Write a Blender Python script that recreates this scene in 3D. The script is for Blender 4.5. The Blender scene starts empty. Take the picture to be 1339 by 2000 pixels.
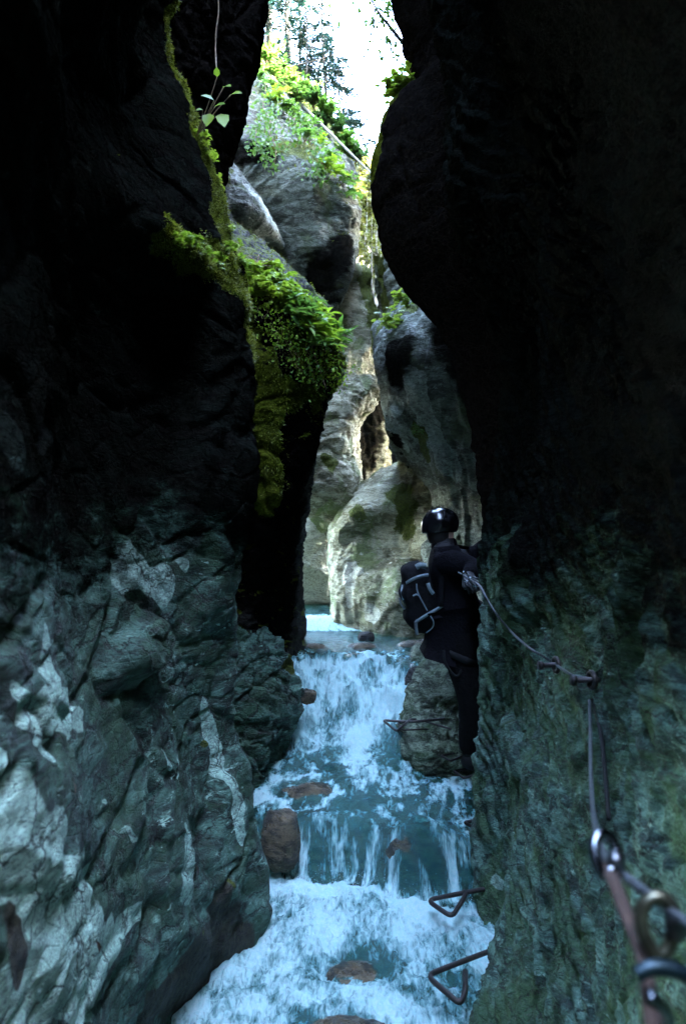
import bpy, math, random
import numpy as np
from mathutils import Vector, Matrix
random.seed(7)
RNG = np.random.default_rng(11)
SC = bpy.context.scene
COL = SC.collection
F = 1556.0                                   # focal length of a 28 mm lens in the photo's own pixels


def P(px, py, Y):
    """world point at distance Y that the camera at the origin sees at photo pixel (px, py)"""
    return ((px - 669.5) * Y / F, Y, (1000.0 - py) * Y / F)


# ------------------------------------------------------------------ noise (numpy)
_perm = np.random.default_rng(3).permutation(256).astype(np.int64)
PERM = np.concatenate([_perm, _perm, _perm])
_g = np.random.default_rng(5).normal(size=(256, 3))
GRAD = (_g / np.linalg.norm(_g, axis=1)[:, None])
FEAT = np.random.default_rng(9).random((256, 3))


def _h(i, j, k):
    return PERM[PERM[PERM[i & 255] + (j & 255)] + (k & 255)]


def perlin(p):
    p = np.asarray(p, float)
    i = np.floor(p).astype(np.int64)
    f = p - i
    u = f * f * f * (f * (f * 6 - 15) + 10)
    r = 0.0
    for a in (0, 1):
        wa = u[..., 0] if a else 1 - u[..., 0]
        for b in (0, 1):
            wb = u[..., 1] if b else 1 - u[..., 1]
            for c in (0, 1):
                wc = u[..., 2] if c else 1 - u[..., 2]
                g = GRAD[_h(i[..., 0] + a, i[..., 1] + b, i[..., 2] + c)]
                d = g[..., 0] * (f[..., 0] - a) + g[..., 1] * (f[..., 1] - b) + g[..., 2] * (f[..., 2] - c)
                r = r + wa * wb * wc * d
    return r * 1.5


def fbm(p, o=4, gain=.5, lac=2.03, ridged=False):
    a, s, r = 1.0, 0.0, 0.0
    p = np.asarray(p, float)
    for k in range(o):
        n = perlin(p + k * 17.3)
        if ridged:
            n = 1 - 2 * np.abs(n)
        r = r + a * n
        s += a
        a *= gain
        p = p * lac
    return r / s


def worley(p):
    """nearest and second nearest feature distance, and a random value per cell"""
    p = np.asarray(p, float)
    i = np.floor(p).astype(np.int64)
    f = p - i
    d1 = np.full(p.shape[:-1], 9.0)
    d2 = d1.copy()
    cid = np.zeros(p.shape[:-1])
    for a in (-1, 0, 1):
        for b in (-1, 0, 1):
            for c in (-1, 0, 1):
                hh = _h(i[..., 0] + a, i[..., 1] + b, i[..., 2] + c)
                q = FEAT[hh]
                d = np.sqrt((q[..., 0] + a - f[..., 0]) ** 2 + (q[..., 1] + b - f[..., 1]) ** 2 + (q[..., 2] + c - f[..., 2]) ** 2)
                m = d < d1
                d2 = np.where(m, d1, np.minimum(d2, d))
                cid = np.where(m, hh / 255.0, cid)
                d1 = np.where(m, d, d1)
    return d1, d2, cid


def sstep(a, b, x):
    t = np.clip((x - a) / (b - a), 0, 1)
    return t * t * (3 - 2 * t)


# ------------------------------------------------------------------ object helpers
def tag(o, label=None, cat=None, group=None, kind=None):
    if label: o['label'] = label
    if cat: o['category'] = cat
    if group: o['group'] = group
    if kind: o['kind'] = kind
    return o


def link(name, me, mat=None, parent=None, smooth=True):
    o = bpy.data.objects.new(name, me)
    COL.objects.link(o)
    if mat is not None: me.materials.append(mat)
    if parent is not None: o.parent = parent
    if smooth and hasattr(me, 'shade_smooth'): me.shade_smooth()
    return o


def empty(name, loc=(0, 0, 0)):
    o = bpy.data.objects.new(name, None)
    o.location = loc
    o.empty_display_size = .05
    COL.objects.link(o)
    return o


def mesh(name, V, Fc):
    me = bpy.data.meshes.new(name)
    me.from_pydata([tuple(v) for v in V], [], [tuple(f) for f in Fc])
    me.update()
    return me


def grid_mesh(name, G, flip=False):
    """mesh from an (n, m, 3) array"""
    n, m = G.shape[:2]
    me = bpy.data.meshes.new(name)
    nv = n * m
    idx = np.arange(nv).reshape(n, m)
    q = np.stack([idx[:-1, :-1], idx[1:, :-1], idx[1:, 1:], idx[:-1, 1:]], -1).reshape(-1, 4)
    if flip: q = q[:, ::-1]
    me.vertices.add(nv)
    me.vertices.foreach_set('co', G.reshape(-1).astype(np.float32))
    me.loops.add(q.size)
    me.loops.foreach_set('vertex_index', q.reshape(-1).astype(np.int32))
    me.polygons.add(len(q))
    me.polygons.foreach_set('loop_start', np.arange(0, q.size, 4, dtype=np.int32))
    me.polygons.foreach_set('loop_total', np.full(len(q), 4, dtype=np.int32))
    me.update(calc_edges=True)
    me.validate()
    return me


def attr(me, name, vals):
    a = me.attributes.new(name, 'FLOAT', 'POINT')
    a.data.foreach_set('value', np.asarray(vals, np.float32).reshape(-1))


# ------------------------------------------------------------------ materials
def newmat(name):
    m = bpy.data.materials.new(name)
    m.use_nodes = True
    nt = m.node_tree
    nt.nodes.clear()
    return m, nt


class N:
    """tiny node-graph helper"""
    def __init__(s, nt): s.nt = nt
    def add(s, t, **k):
        n = s.nt.nodes.new(t)
        for a, b in k.items(): setattr(n, a, b)
        return n
    def set(s, sock, v):
        if isinstance(v, bpy.types.NodeSocket): s.nt.links.new(v, sock)
        elif isinstance(v, tuple) and len(v) == 3 and sock.type == 'RGBA': sock.default_value = (*v, 1)
        else: sock.default_value = v
    def pos(s, scale=(1, 1, 1), rot=(0, 0, 0)):
        tc = s.add('ShaderNodeTexCoord')
        mp = s.add('ShaderNodeMapping')
        s.nt.links.new(tc.outputs['Object'], mp.inputs['Vector'])
        mp.inputs['Scale'].default_value = scale
        mp.inputs['Rotation'].default_value = rot
        return mp.outputs['Vector']
    def noise(s, vec, sc, detail=6, rough=.6, dist=0.0):
        n = s.add('ShaderNodeTexNoise')
        s.set(n.inputs['Vector'], vec)
        n.inputs['Scale'].default_value = sc
        n.inputs['Detail'].default_value = detail
        n.inputs['Roughness'].default_value = rough
        n.inputs['Distortion'].default_value = dist
        return n.outputs['Fac']
    def vor(s, vec, sc, feature='DISTANCE_TO_EDGE'):
        n = s.add('ShaderNodeTexVoronoi', feature=feature)
        s.set(n.inputs['Vector'], vec)
        n.inputs['Scale'].default_value = sc
        return n.outputs['Distance']
    def ramp(s, fac, a, b, lo=0.0, hi=1.0):
        n = s.add('ShaderNodeMapRange', interpolation_type='SMOOTHSTEP')
        s.set(n.inputs['Value'], fac)
        n.inputs['From Min'].default_value = a
        n.inputs['From Max'].default_value = b
        n.inputs['To Min'].default_value = lo
        n.inputs['To Max'].default_value = hi
        return n.outputs['Result']
    def mix(s, fac, a, b):
        n = s.add('ShaderNodeMix', data_type='RGBA')
        s.set(n.inputs[0], fac); s.set(n.inputs[6], a); s.set(n.inputs[7], b)
        return n.outputs[2]
    def math(s, op, a, b=0.0, c=None):
        n = s.add('ShaderNodeMath', operation=op)
        s.set(n.inputs[0], a); s.set(n.inputs[1], b)
        if c is not None: s.set(n.inputs[2], c)
        return n.outputs[0]
    def attr(s, name):
        return s.add('ShaderNodeAttribute', attribute_name=name).outputs['Fac']
    def upness(s):
        g = s.add('ShaderNodeNewGeometry')
        x = s.add('ShaderNodeSeparateXYZ')
        s.nt.links.new(g.outputs['Normal'], x.inputs[0])
        return x.outputs['Z']
    def bump(s, h, strength, dist, normal=None):
        n = s.add('ShaderNodeBump')
        n.inputs['Strength'].default_value = strength
        n.inputs['Distance'].default_value = dist
        s.set(n.inputs['Height'], h)
        if normal is not None: s.set(n.inputs['Normal'], normal)
        return n.outputs['Normal']
    def principled(s, base, rough, normal=None, **k):
        n = s.add('ShaderNodeBsdfPrincipled')
        s.set(n.inputs['Base Color'], base)
        s.set(n.inputs['Roughness'], rough)
        if normal is not None: s.set(n.inputs['Normal'], normal)
        for a, b in k.items(): s.set(n.inputs[a.replace('_', ' ')], b)
        return n.outputs[0]
    def out(s, sh):
        o = s.add('ShaderNodeOutputMaterial')
        s.nt.links.new(sh, o.inputs['Surface'])


def rock_mat(name, dark, mid, light, green, pale, moss=(.10, .125, .012), scale=1.0, wet=.5, bumpk=1.0, greenamt=.5, rot=(.5, .3, .4), jn=1.0):
    m, nt = newmat(name)
    n = N(nt)
    v = n.pos()
    vs = n.pos(scale=(1.2, 1.0, 3.4), rot=rot)
    big = n.noise(v, 1.1 * scale, 5, .6, .6)
    med = n.noise(vs, 4.5 * scale, 8, .68, .8)
    fine = n.noise(v, 38 * scale, 6, .7)
    grain = n.noise(v, 170 * scale, 3, .7)
    c = n.mix(n.ramp(med, .42, .57), dark, mid)
    c = n.mix(n.ramp(n.noise(vs, 9 * scale, 8, .75, 1.2), .54, .66), c, light)
    g = n.ramp(n.noise(v, 2.3 * scale, 7, .65, 1.0), .62 - .25 * greenamt, .72 - .2 * greenamt)
    c = n.mix(n.math('MULTIPLY', g, .85), c, green)
    # sharp-edged pale flakes of fresh limestone
    fl = n.math('MULTIPLY', n.ramp(n.noise(vs, 8 * scale, 7, .72, .6), .61, .64), n.ramp(big, .45, .62))
    c = n.mix(fl, c, pale)
    pa = n.ramp(n.math('ADD', n.attr('pale'), n.math('MULTIPLY', n.math('SUBTRACT', med, .5), .6)), .42, .54)
    palec = n.mix(n.ramp(fine, .35, .65), tuple(x * .72 for x in pale), pale)
    c = n.mix(pa, c, palec)
    wv = n.add('ShaderNodeVectorMath', operation='ADD')
    nz = n.add('ShaderNodeTexNoise'); nt.links.new(v, nz.inputs['Vector']); nz.inputs['Scale'].default_value = 2.6 * scale; nz.inputs['Detail'].default_value = 7; nz.inputs['Roughness'].default_value = .62
    sc_ = n.add('ShaderNodeVectorMath', operation='SCALE'); nt.links.new(nz.outputs['Color'], sc_.inputs[0]); sc_.inputs['Scale'].default_value = .55
    nt.links.new(n.pos(scale=(1, 1, 1.9), rot=rot), wv.inputs[0]); nt.links.new(sc_.outputs[0], wv.inputs[1])
    joint = n.ramp(n.vor(wv.outputs[0], 2.1 * scale), .0, .022)
    joint2 = n.ramp(n.vor(wv.outputs[0], 6.3 * scale), .0, .045)
    gate = n.ramp(n.noise(v, 1.7, 3, .5), .45, .6)
    c = n.mix(n.math('MULTIPLY', n.math('SUBTRACT', 1.0, joint), .85 * jn), c, (.012, .012, .009))
    c = n.mix(n.math('MULTIPLY', n.math('MULTIPLY', n.math('SUBTRACT', 1.0, joint2), gate), .6 * jn), c, (.02, .02, .014))
    # thin dark and rusty veins
    vein = n.ramp(n.math('ABSOLUTE', n.math('SUBTRACT', n.noise(vs, 3.1 * scale, 6, .55, 1.8), .5)), .0, .012, 1, 0)
    c = n.mix(n.math('MULTIPLY', vein, .7), c, (.035, .026, .018))
    c = n.mix(n.ramp(n.noise(vs, 30 * scale, 7, .8, .5), .47, .62, 0, .55), c, tuple(x * .45 for x in dark))
    # brown wet zone and moss come in as attributes with shapes of their own
    br = n.ramp(n.math('ADD', n.attr('brown'), n.math('MULTIPLY', n.math('SUBTRACT', n.noise(v, 6, 6, .65), .5), 1.2)), .4, .62)
    c = n.mix(br, c, n.mix(n.ramp(fine, .35, .65), (.012, .010, .007), (.045, .04, .018)))
    mo = n.ramp(n.math('ADD', n.attr('moss'), n.math('MULTIPLY', n.math('SUBTRACT', n.noise(v, 14, 7, .75), .5), 1.7)), .42, .6)
    mossc = n.mix(n.ramp(n.noise(v, 60, 4, .7), .35, .65), tuple(x * .45 for x in moss), moss)
    c = n.mix(mo, c, mossc)
    shd = n.ramp(n.math('ADD', n.attr('stain'), n.math('MULTIPLY', n.math('SUBTRACT', n.noise(vs, 5, 7, .7), .5), 1.1)), .2, .9)  # shade painted into the rock colour as near-black, edges broken by noise
    c = n.mix(n.math('MULTIPLY', shd, n.ramp(mo, 0, 1, .97, .3)), c, n.mix(n.ramp(fine, .35, .65), (.0025, .002, .002), (.008, .007, .006)))
    h = n.math('ADD', n.math('MULTIPLY', n.noise(vs, 22 * scale, 9, .72, .5), 1.0), n.math('MULTIPLY', fine, .35))
    crk = n.ramp(n.vor(n.pos(scale=(1, 1, 2.2), rot=(.7, .4, 0)), 9 * scale), .0, .05)
    h = n.math('ADD', h, n.math('MULTIPLY', crk, .22))
    h = n.math('ADD', h, n.math('ADD', n.math('MULTIPLY', joint, .55 * jn), n.math('MULTIPLY', n.math('MULTIPLY', joint2, gate), .35 * jn)))
    nb = n.bump(h, 1.0, .028 * bumpk)
    nb = n.bump(n.noise(v, 70 * scale, 5, .75), .9, .005 * bumpk, nb)
    nb = n.bump(grain, .7, .003 * bumpk, nb)
    r = n.ramp(n.noise(v, 3.5, 5, .6), .35, .7, .95 - .55 * wet, .92)
    r = n.math('MAXIMUM', r, n.math('MULTIPLY', n.math('MAXIMUM', mo, shd), .95))
    n.out(n.principled(c, r, nb, Specular_IOR_Level=n.ramp(shd, 0, .8, .45, 0.0)))
    return m


GREY_D, GREY_M, GREY_L = (.055, .062, .05), (.15, .165, .135), (.27, .30, .25)
M_LEFT = rock_mat('rock_left', (.014, .032, .024), (.095, .20, .15), (.26, .45, .35), (.028, .078, .036), (.50, .76, .62), scale=1.0, greenamt=.62)
M_RIGHT = rock_mat('rock_right', (.020, .046, .036), (.12, .235, .175), (.26, .42, .32), (.045, .10, .035), (.34, .52, .42), scale=1.3, greenamt=.7, wet=.3, rot=(.2, 1.1, .1))
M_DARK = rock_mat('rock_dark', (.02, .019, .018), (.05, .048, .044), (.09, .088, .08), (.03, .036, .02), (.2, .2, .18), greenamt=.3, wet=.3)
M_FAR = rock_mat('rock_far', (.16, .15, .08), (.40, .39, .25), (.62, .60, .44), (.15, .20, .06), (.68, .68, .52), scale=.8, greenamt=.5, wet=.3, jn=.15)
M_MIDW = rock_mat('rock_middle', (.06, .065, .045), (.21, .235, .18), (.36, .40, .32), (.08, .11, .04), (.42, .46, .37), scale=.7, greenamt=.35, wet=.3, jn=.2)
M_BOULDER = rock_mat('rock_boulder', (.030, .026, .018), (.15, .115, .065), (.27, .21, .125), (.06, .065, .03), (.34, .29, .2), scale=2.0, greenamt=.3, wet=1.5, bumpk=.6, jn=.3)
M_ANGULAR = rock_mat('rock_angular', (.06, .08, .045), (.30, .38, .24), (.50, .58, .40), (.08, .14, .05), (.44, .52, .37), scale=1.5, greenamt=.5, wet=.5, rot=(.2, .9, .3))


# ------------------------------------------------------------------ rock surfaces
def catmull(C, t):
    """C (n, ..., 3) evaluated at t in [0, n-1]"""
    n = len(C)
    i = np.clip(np.floor(t).astype(int), 0, n - 2)
    f = (t - i)[:, None, None]
    a = C[np.clip(i - 1, 0, n - 1)]; b = C[i]; c = C[i + 1]; d = C[np.clip(i + 2, 0, n - 1)]
    return .5 * ((2 * b) + (-a + c) * f + (2 * a - 5 * b + 4 * c - d) * f ** 2 + (-a + 3 * b - 3 * c + d) * f ** 3)


def seg_samples(C, res):
    """parameters along axis 0 with a spacing that looks like res photo pixels from the gorge"""
    L = np.linalg.norm(np.diff(C, axis=0), axis=-1)
    D = np.maximum(np.linalg.norm((C[1:] + C[:-1]) / 2, axis=-1), 1.3)
    M = (C[1:] + C[:-1]) / 2
    py = 1000 - M[..., 2] / np.maximum(M[..., 1], .05) * F
    px = 669.5 + M[..., 0] / np.maximum(M[..., 1], .05) * F
    vis = (M[..., 1] > .9) & (py > -260) & (py < 2260) & (px > -200) & (px < 1540)
    w = np.percentile(np.where(vis, L / D * F, L * 6), 80, axis=1)
    t = []
    for k, a in enumerate(w):
        m = int(np.clip(a / res, 3, 110))
        t.append(k + np.arange(m) / m)
    t.append(np.array([len(C) - 1.0]))
    return np.concatenate(t)


def rock_disp(p, k):
    """height (metres) of the worn, layered and cracked rock relief at points p"""
    s = k.get('s', 1.0)
    q = p + .22 * np.stack([fbm(p * 1.1 * s + 5, 2), fbm(p * 1.1 * s + 25, 2), fbm(p * 1.1 * s + 45, 2)], -1)
    h = k.get('big', .09) * fbm(q * 1.3 * s, 3)
    st = k.get('strata', .022)
    if st:
        nrm = np.array(k.get('dir', (.35, .35, .87)))
        t = (q @ nrm) * k.get('sfreq', 7.0) * s + .9 * fbm(q * 2.1 * s + 9, 3)
        fr = t - np.floor(t)
        saw = np.where(fr < .78, fr / .78, (1 - fr) / .22)
        h = h + st * (saw - .5) * (1 + .9 * fbm(q * 1.7 * s + 80, 2))
    ck = k.get('crack', .03)
    if ck:
        A = np.array(k.get('cscale', (2.2, 2.2, 3.4))) * s
        d1, d2, cid = worley((q + .10 * fbm(q * 5 * s, 2)[..., None]) * A)
        e = d2 - d1
        h = h + ck * (sstep(0, .13, e) - 1) * .9 + ck * k.get('slabs', 1.1) * (cid - .5) * sstep(0, .3, e)
        d1, d2, cid = worley(q * A * 2.9 + 31)
        e = d2 - d1
        h = h + ck * .32 * (sstep(0, .16, e) - 1) + ck * k.get('blocks', .42) * (cid - .5) * sstep(0, .25, e)
    rg = k.get('rough', .016)
    h = h + rg * fbm(q * 7 * s + 3, 5, .58, ridged=True) + rg * .28 * fbm(q * 34 * s, 3, .6)
    fl = k.get('flute', 0)
    if fl:
        h = h + fl * fbm(q * np.array([6.5, 6.5, .9]) * s + 60, 4, .55, ridged=True)
    return h


def mask_lines(p, items, soft=.6):
    """items: (radius, [points]) capsules -> 0..1 falloff"""
    shp = p.shape[:-1]
    p = p.reshape(-1, 3)
    full = np.zeros(len(p))
    for rad, pts in items:
        pts = [np.array(x, float) for x in pts]
        if len(pts) == 1: pts = pts * 2
        A = np.array(pts); lo = A.min(0) - rad * 2.2; hi = A.max(0) + rad * 2.2
        sel = np.where(np.all((p > lo) & (p < hi), axis=1))[0]
        if len(sel) == 0: continue
        r = full[sel]
        q = p[sel]
        for a, b in zip(pts[:-1], pts[1:]):
            ab = b - a
            L = max(float(ab @ ab), 1e-9)
            t = np.clip(((q - a) @ ab) / L, 0, 1)
            d = np.linalg.norm(q - (a + t[..., None] * ab), axis=-1)
            r = np.maximum(r, 1 - sstep(rad * (1 - soft), rad * (1 + soft), d))
        full[sel] = r
    return full.reshape(shp)


def seen_point(G, px, py):
    """the vertex of a rock surface that is seen at a photo pixel, so that its colour patches, painted shade and cracks can be placed"""
    y = np.maximum(G[..., 1], .3)
    d = np.hypot(669.5 + G[..., 0] / y * F - px, 1000 - G[..., 2] / y * F - py) + (G[..., 1] < .6) * 1e5
    m = np.where(d < max(12, d.min() + 2), G[..., 1], 1e9)
    return G.reshape(-1, 3)[int(np.argmin(m))]


def resolve(G, items):
    out = []
    for it in items:
        if it[0] == 'px':
            pts = [seen_point(G, *q) for q in it[2]]
            out.append((it[1] * float(np.mean([p[1] for p in pts])) / F, pts))
        else: out.append(it)
    return out


SCATTER = {}                                    # name -> (points, normals, masks) for plants and moss to root on


def with_light_block(cols, side, reach=11.0):
    """carry a wall back over the top of the cliff and down its far side, an unseen shell added to keep sky light from leaking through"""
    out = []
    for c in cols:
        x, y, z = c[0]
        out.append([(side * (abs(x) + reach), y, -3.0), (side * (abs(x) + reach), y, z - 1), (side * (abs(x) + reach * .5), y, z + .6), (side * (abs(x) + 1.2), y, z + .3)] + list(c))
    return out


def rock_patch(name, cols, mat, k, res=3.0, bumps=(), masks=None, flip=None, key=None, label=None, group=None, cat='rock wall', cracks=()):
    C = np.array(cols, float)                   # (nc, nr, 3)
    tu = seg_samples(C, res)
    tv = seg_samples(np.swapaxes(C, 0, 1), res)
    G = catmull(C, tu)
    G = np.swapaxes(catmull(np.swapaxes(G, 0, 1), tv), 0, 1)
    du = np.gradient(G, axis=0); dv = np.gradient(G, axis=1)
    nn = np.cross(du, dv)
    nn /= np.maximum(np.linalg.norm(nn, axis=-1), 1e-9)[..., None]
    w = 1 / np.maximum(np.linalg.norm(G, axis=-1), .5) ** 3
    s = np.sum(w * np.sum(nn * -G, -1))
    if flip is None: flip = s < 0
    if flip: nn = -nn
    h = rock_disp(G, k)
    for (c, r, a) in bumps:
        c = np.array(c)
        d = np.linalg.norm((G - c) / np.array(r), axis=-1)
        d = d + .35 * perlin(G * 6 + 7)
        h = h + a * (1 - sstep(.55, 1.05, d))
    for rp, amp, pts in cracks:
        (rad, wp), = resolve(G, [('px', rp, pts)])
        A = np.array(wp); near = np.where(np.all((G > A.min(0) - rad * 4) & (G < A.max(0) + rad * 4), axis=-1).reshape(-1))[0]
        Gn = G.reshape(-1, 3)[near]
        Gw = Gn + rad * 1.6 * np.stack([fbm(Gn / (rad * 4) + 3, 3), fbm(Gn / (rad * 4) + 33, 3), fbm(Gn / (rad * 4) + 63, 3)], -1)
        h.reshape(-1)[near] += amp * mask_lines(Gw, [(rad, wp)], .9)
    G2 = G + nn * h[..., None]
    me = grid_mesh(name, G2, flip=bool(flip))
    masks = masks or {}
    GW = G + .06 * np.stack([perlin(G * 7), perlin(G * 7 + 20), perlin(G * 7 + 40)], -1)
    val = {}
    for nm in ('pale', 'moss', 'brown', 'stain'):
        if nm in masks: val[nm] = mask_lines(GW, resolve(G, masks[nm]))
        else: val[nm] = np.zeros(G.shape[:2])
    if k.get('shade_z') is not None:
        z0, z1 = k['shade_z']
        val['stain'] = np.maximum(val['stain'], sstep(z0, z1, G[..., 2] + .35 * fbm(G * 1.4 + 90, 4)))  # painted shade that deepens with height
    du = np.gradient(G2, axis=0); dv = np.gradient(G2, axis=1)
    n2 = np.cross(du, dv); n2 /= np.maximum(np.linalg.norm(n2, axis=-1), 1e-9)[..., None]
    if flip: n2 = -n2
    if k.get('upmoss'):
        a = k['upmoss']
        val['moss'] = np.maximum(val['moss'], a * sstep(.15, .75, n2[..., 2]))
    for nm in val: attr(me, nm, val[nm])
    o = link(name, me, mat)
    tag(o, label, cat, group, 'structure')
    if key: SCATTER[key] = (G2.reshape(-1, 3), n2.reshape(-1, 3), {a: b.reshape(-1) for a, b in val.items()})
    return o


ZL = [10.0, 6.5, 4.2, 3.4, 2.8, 2.3, 1.85, 1.45, 1.1, .78, .5, .25, 0, -.25, -.5, -.75, -1.0, -1.25, -1.5, -1.75, -2.0, -2.3, -2.8]


def wcol(pts, levels=ZL):
    """a wall column: (px, py, Y) or ('w', X, Y, Z) points, resampled at common heights"""
    W = sorted([(p[1:] if p[0] == 'w' else P(*p)) for p in pts], key=lambda q: q[2])
    z = [q[2] for q in W]
    return [(float(np.interp(l, z, [q[0] for q in W])), float(np.interp(l, z, [q[1] for q in W])), l) for l in levels]


def off(c, dx, dy):
    return [(p[0] + dx, p[1] + dy, p[2]) for p in c]


# ---- near left wall (undercut above, swelling and lit below)
def w(*a): return ('w',) + a


sil_l = wcol([w(-1.6, 3.7, 10.0), w(-.75, 3.65, 3.6), w(-.5, 3.6, 3.0), (300, -60, 3.75), (322, 0, 3.8), (352, 110, 3.8), (385, 225, 3.85), (425, 330, 3.9), (452, 430, 3.9), (480, 520, 3.9),
              (494, 600, 3.9), (496, 700, 3.9), (492, 790, 3.9), (500, 900, 3.9), (490, 1010, 3.9), (466, 1110, 3.9), (462, 1220, 3.9), (450, 1330, 3.9), (456, 1400, 3.9),
              (484, 1500, 3.9), (502, 1600, 3.9), (518, 1680, 3.9), (530, 1760, 3.9), (508, 1850, 3.85), (430, 1950, 3.8), w(-.75, 3.7, -2.8)])
c3 = wcol([w(-2.0, 2.9, 10.0), w(-.8, 2.9, 3.4), w(-.6, 2.9, 2.3), (230, 0, 3.2), (265, 200, 3.2), (300, 330, 3.3), (330, 430, 3.3), (350, 475, 3.15), (352, 540, 3.3), (330, 650, 3.55), (330, 800, 3.5), (330, 930, 3.35),
           (320, 1060, 3.25), (300, 1200, 3.15), (300, 1330, 3.15), (325, 1450, 3.1), (350, 1600, 3.05), (372, 1720, 3.05), (385, 1850, 3.1), (360, 1930, 3.1), (300, 2060, 3.1), w(-.9, 3.0, -2.8)])
c2 = wcol([w(-2.0, 2.1, 10.0), w(-.75, 2.1, 2.8), w(-.55, 2.0, 1.75), (60, -100, 2.3), (130, 50, 2.35), (165, 250, 2.4), (150, 400, 2.6), (170, 600, 2.75), (160, 800, 2.75), (150, 950, 2.65), (140, 1080, 2.55), (150, 1200, 2.5),
           (170, 1400, 2.42), (190, 1600, 2.35), (210, 1800, 2.35), (210, 2000, 2.35), w(-.8, 2.4, -2.2), w(-.9, 2.4, -2.8)])
c1 = wcol([w(-2.0, 1.2, 10.0), w(-.75, 1.2, 2.4), w(-.5, 1.2, 1.3), (-120, 200, 1.55), (-80, 300, 1.6), (-70, 600, 1.75), (-70, 800, 1.7), (-60, 1000, 1.65), (-50, 1200, 1.6), (-40, 1400, 1.55),
           (-20, 1600, 1.5), (0, 1800, 1.52), (20, 2000, 1.55), w(-.62, 1.55, -2.0), w(-.8, 1.6, -2.8)])
c0 = wcol([w(-2.2, .2, 10.0), w(-.9, .2, 2.5), w(-.9, .2, 1.1), w(-1.35, .2, .3), w(-1.2, .2, -.8), w(-.62, .2, -2.0), w(-.8, .2, -2.8)])
cm1 = wcol([w(-5, -1.0, 10.0), w(-3.6, -1, 2.8), w(-2.2, -1, 1.5), w(-1.7, -1, -.5), w(-.8, -1, -2.8)])  # unseen wall columns behind the camera, added and shaped to limit rear light
cm2 = wcol([w(-6, -2.6, 10.0), w(-4.0, -2.6, 2.8), w(-1.3, -2.6, 2), w(-1.0, -2.6, -.5), w(-.8, -2.6, -2.8)])
cm3 = wcol([w(-6, -4, 10.0), w(-3, -4, 3), w(-.9, -4, 2), w(-.7, -4, -.5), w(-.6, -4, -2.8)])
cm4 = wcol([w(.6, -8, 10.0), w(.6, -5.2, 4.2), w(.4, -5.0, 1.5), w(.3, -4.6, -.5), w(.2, -4.6, -2.8)])  # unseen closing mass, added to block light from behind
near_left = [cm4, cm3, cm2, cm1, c0, c1, c2, c3, off(sil_l, -.14, -.35), sil_l, off(sil_l, -.13, .12), off(sil_l, -.7, .25), off(sil_l, -2.0, .4)]
pale_l = [('px', r, p) for r, p in ((108, [(50, 1650), (110, 1690)]), (60, [(30, 1590), (60, 1600)]), (50, [(150, 1740), (180, 1735)]), (52, [(110, 1300), (120, 1350)]), (38, [(60, 1385), (160, 1392)]),
          (74, [(90, 1890), (220, 1850)]), (60, [(40, 1960), (190, 1940)]), (30, [(250, 1810), (285, 1790)]), (24, [(405, 1385), (432, 1460), (455, 1560), (468, 1630)]), (40, [(385, 1640), (385, 1720)]),
          (20, [(440, 1500), (470, 1560)]), (45, [(260, 1110), (330, 1150)]), (16, [(345, 1100), (380, 1110)]), (45, [(5, 850), (30, 870)]), (30, [(15, 1460), (30, 1475)]), (13, [(255, 1620), (285, 1655)]), (12, [(200, 1570), (220, 1578)]), (14, [(340, 1480), (362, 1500)]), (16, [(85, 1448), (105, 1452)]))]
brown_l = [('px', r, p) for r, p in ((60, [(430, 1800), (480, 1850)]), (85, [(380, 1900), (450, 1930)]), (50, [(330, 1960), (300, 2000)]), (26, [(15, 1760), (45, 1830)]), (45, [(60, 1830), (70, 1850)]))]
cracks_l = [(9, -.05, [(192, 1185), (225, 1240), (290, 1320), (340, 1345), (392, 1372)]), (10, -.05, [(388, 1150), (384, 1260), (392, 1360), (386, 1440)]), (8, -.035, [(55, 1400), (110, 1402), (190, 1412), (300, 1380)]),
            (9, -.04, [(0, 1450), (60, 1445), (90, 1500)]), (9, -.04, [(40, 1790), (110, 1812), (190, 1800), (290, 1768), (335, 1720)]), (7, -.03, [(345, 1560), (340, 1640), (320, 1740), (290, 1830)]), (6, -.025, [(385, 1450), (405, 1560), (420, 1660)]),
            (12, -.05, [(0, 1990), (60, 1930), (130, 1900)]), (7, -.03, [(215, 1080), (265, 1100), (330, 1105)]), (7, -.03, [(320, 1110), (330, 1160), (310, 1200)]), (7, -.03, [(150, 1200), (175, 1300), (190, 1400)]), (6, -.025, [(200, 1520), (280, 1560), (350, 1590)]),
            (40, .05, [(80, 1650), (150, 1700)]), (30, .05, [(245, 1240), (330, 1290)]), (26, .05, [(430, 1440), (460, 1600)])]
moss_l = [(.06, [P(322, 0, 3.8), P(352, 110, 3.8), P(385, 225, 3.85)]), (.10, [P(395, 270, 3.85), P(425, 370, 3.9), P(440, 430, 3.8), P(470, 500, 3.85)]),
          (.11, [P(350, 470, 3.1), P(400, 490, 3.4), P(450, 520, 3.8), P(490, 580, 3.9)]), (.05, [P(490, 590, 3.9), P(502, 700, 3.9)]),
          ('px', 16, [(452, 1745), (440, 1730)]), ('px', 9, [(402, 1452), (408, 1458)]), ('px', 8, [(400, 1810)])]
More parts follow.
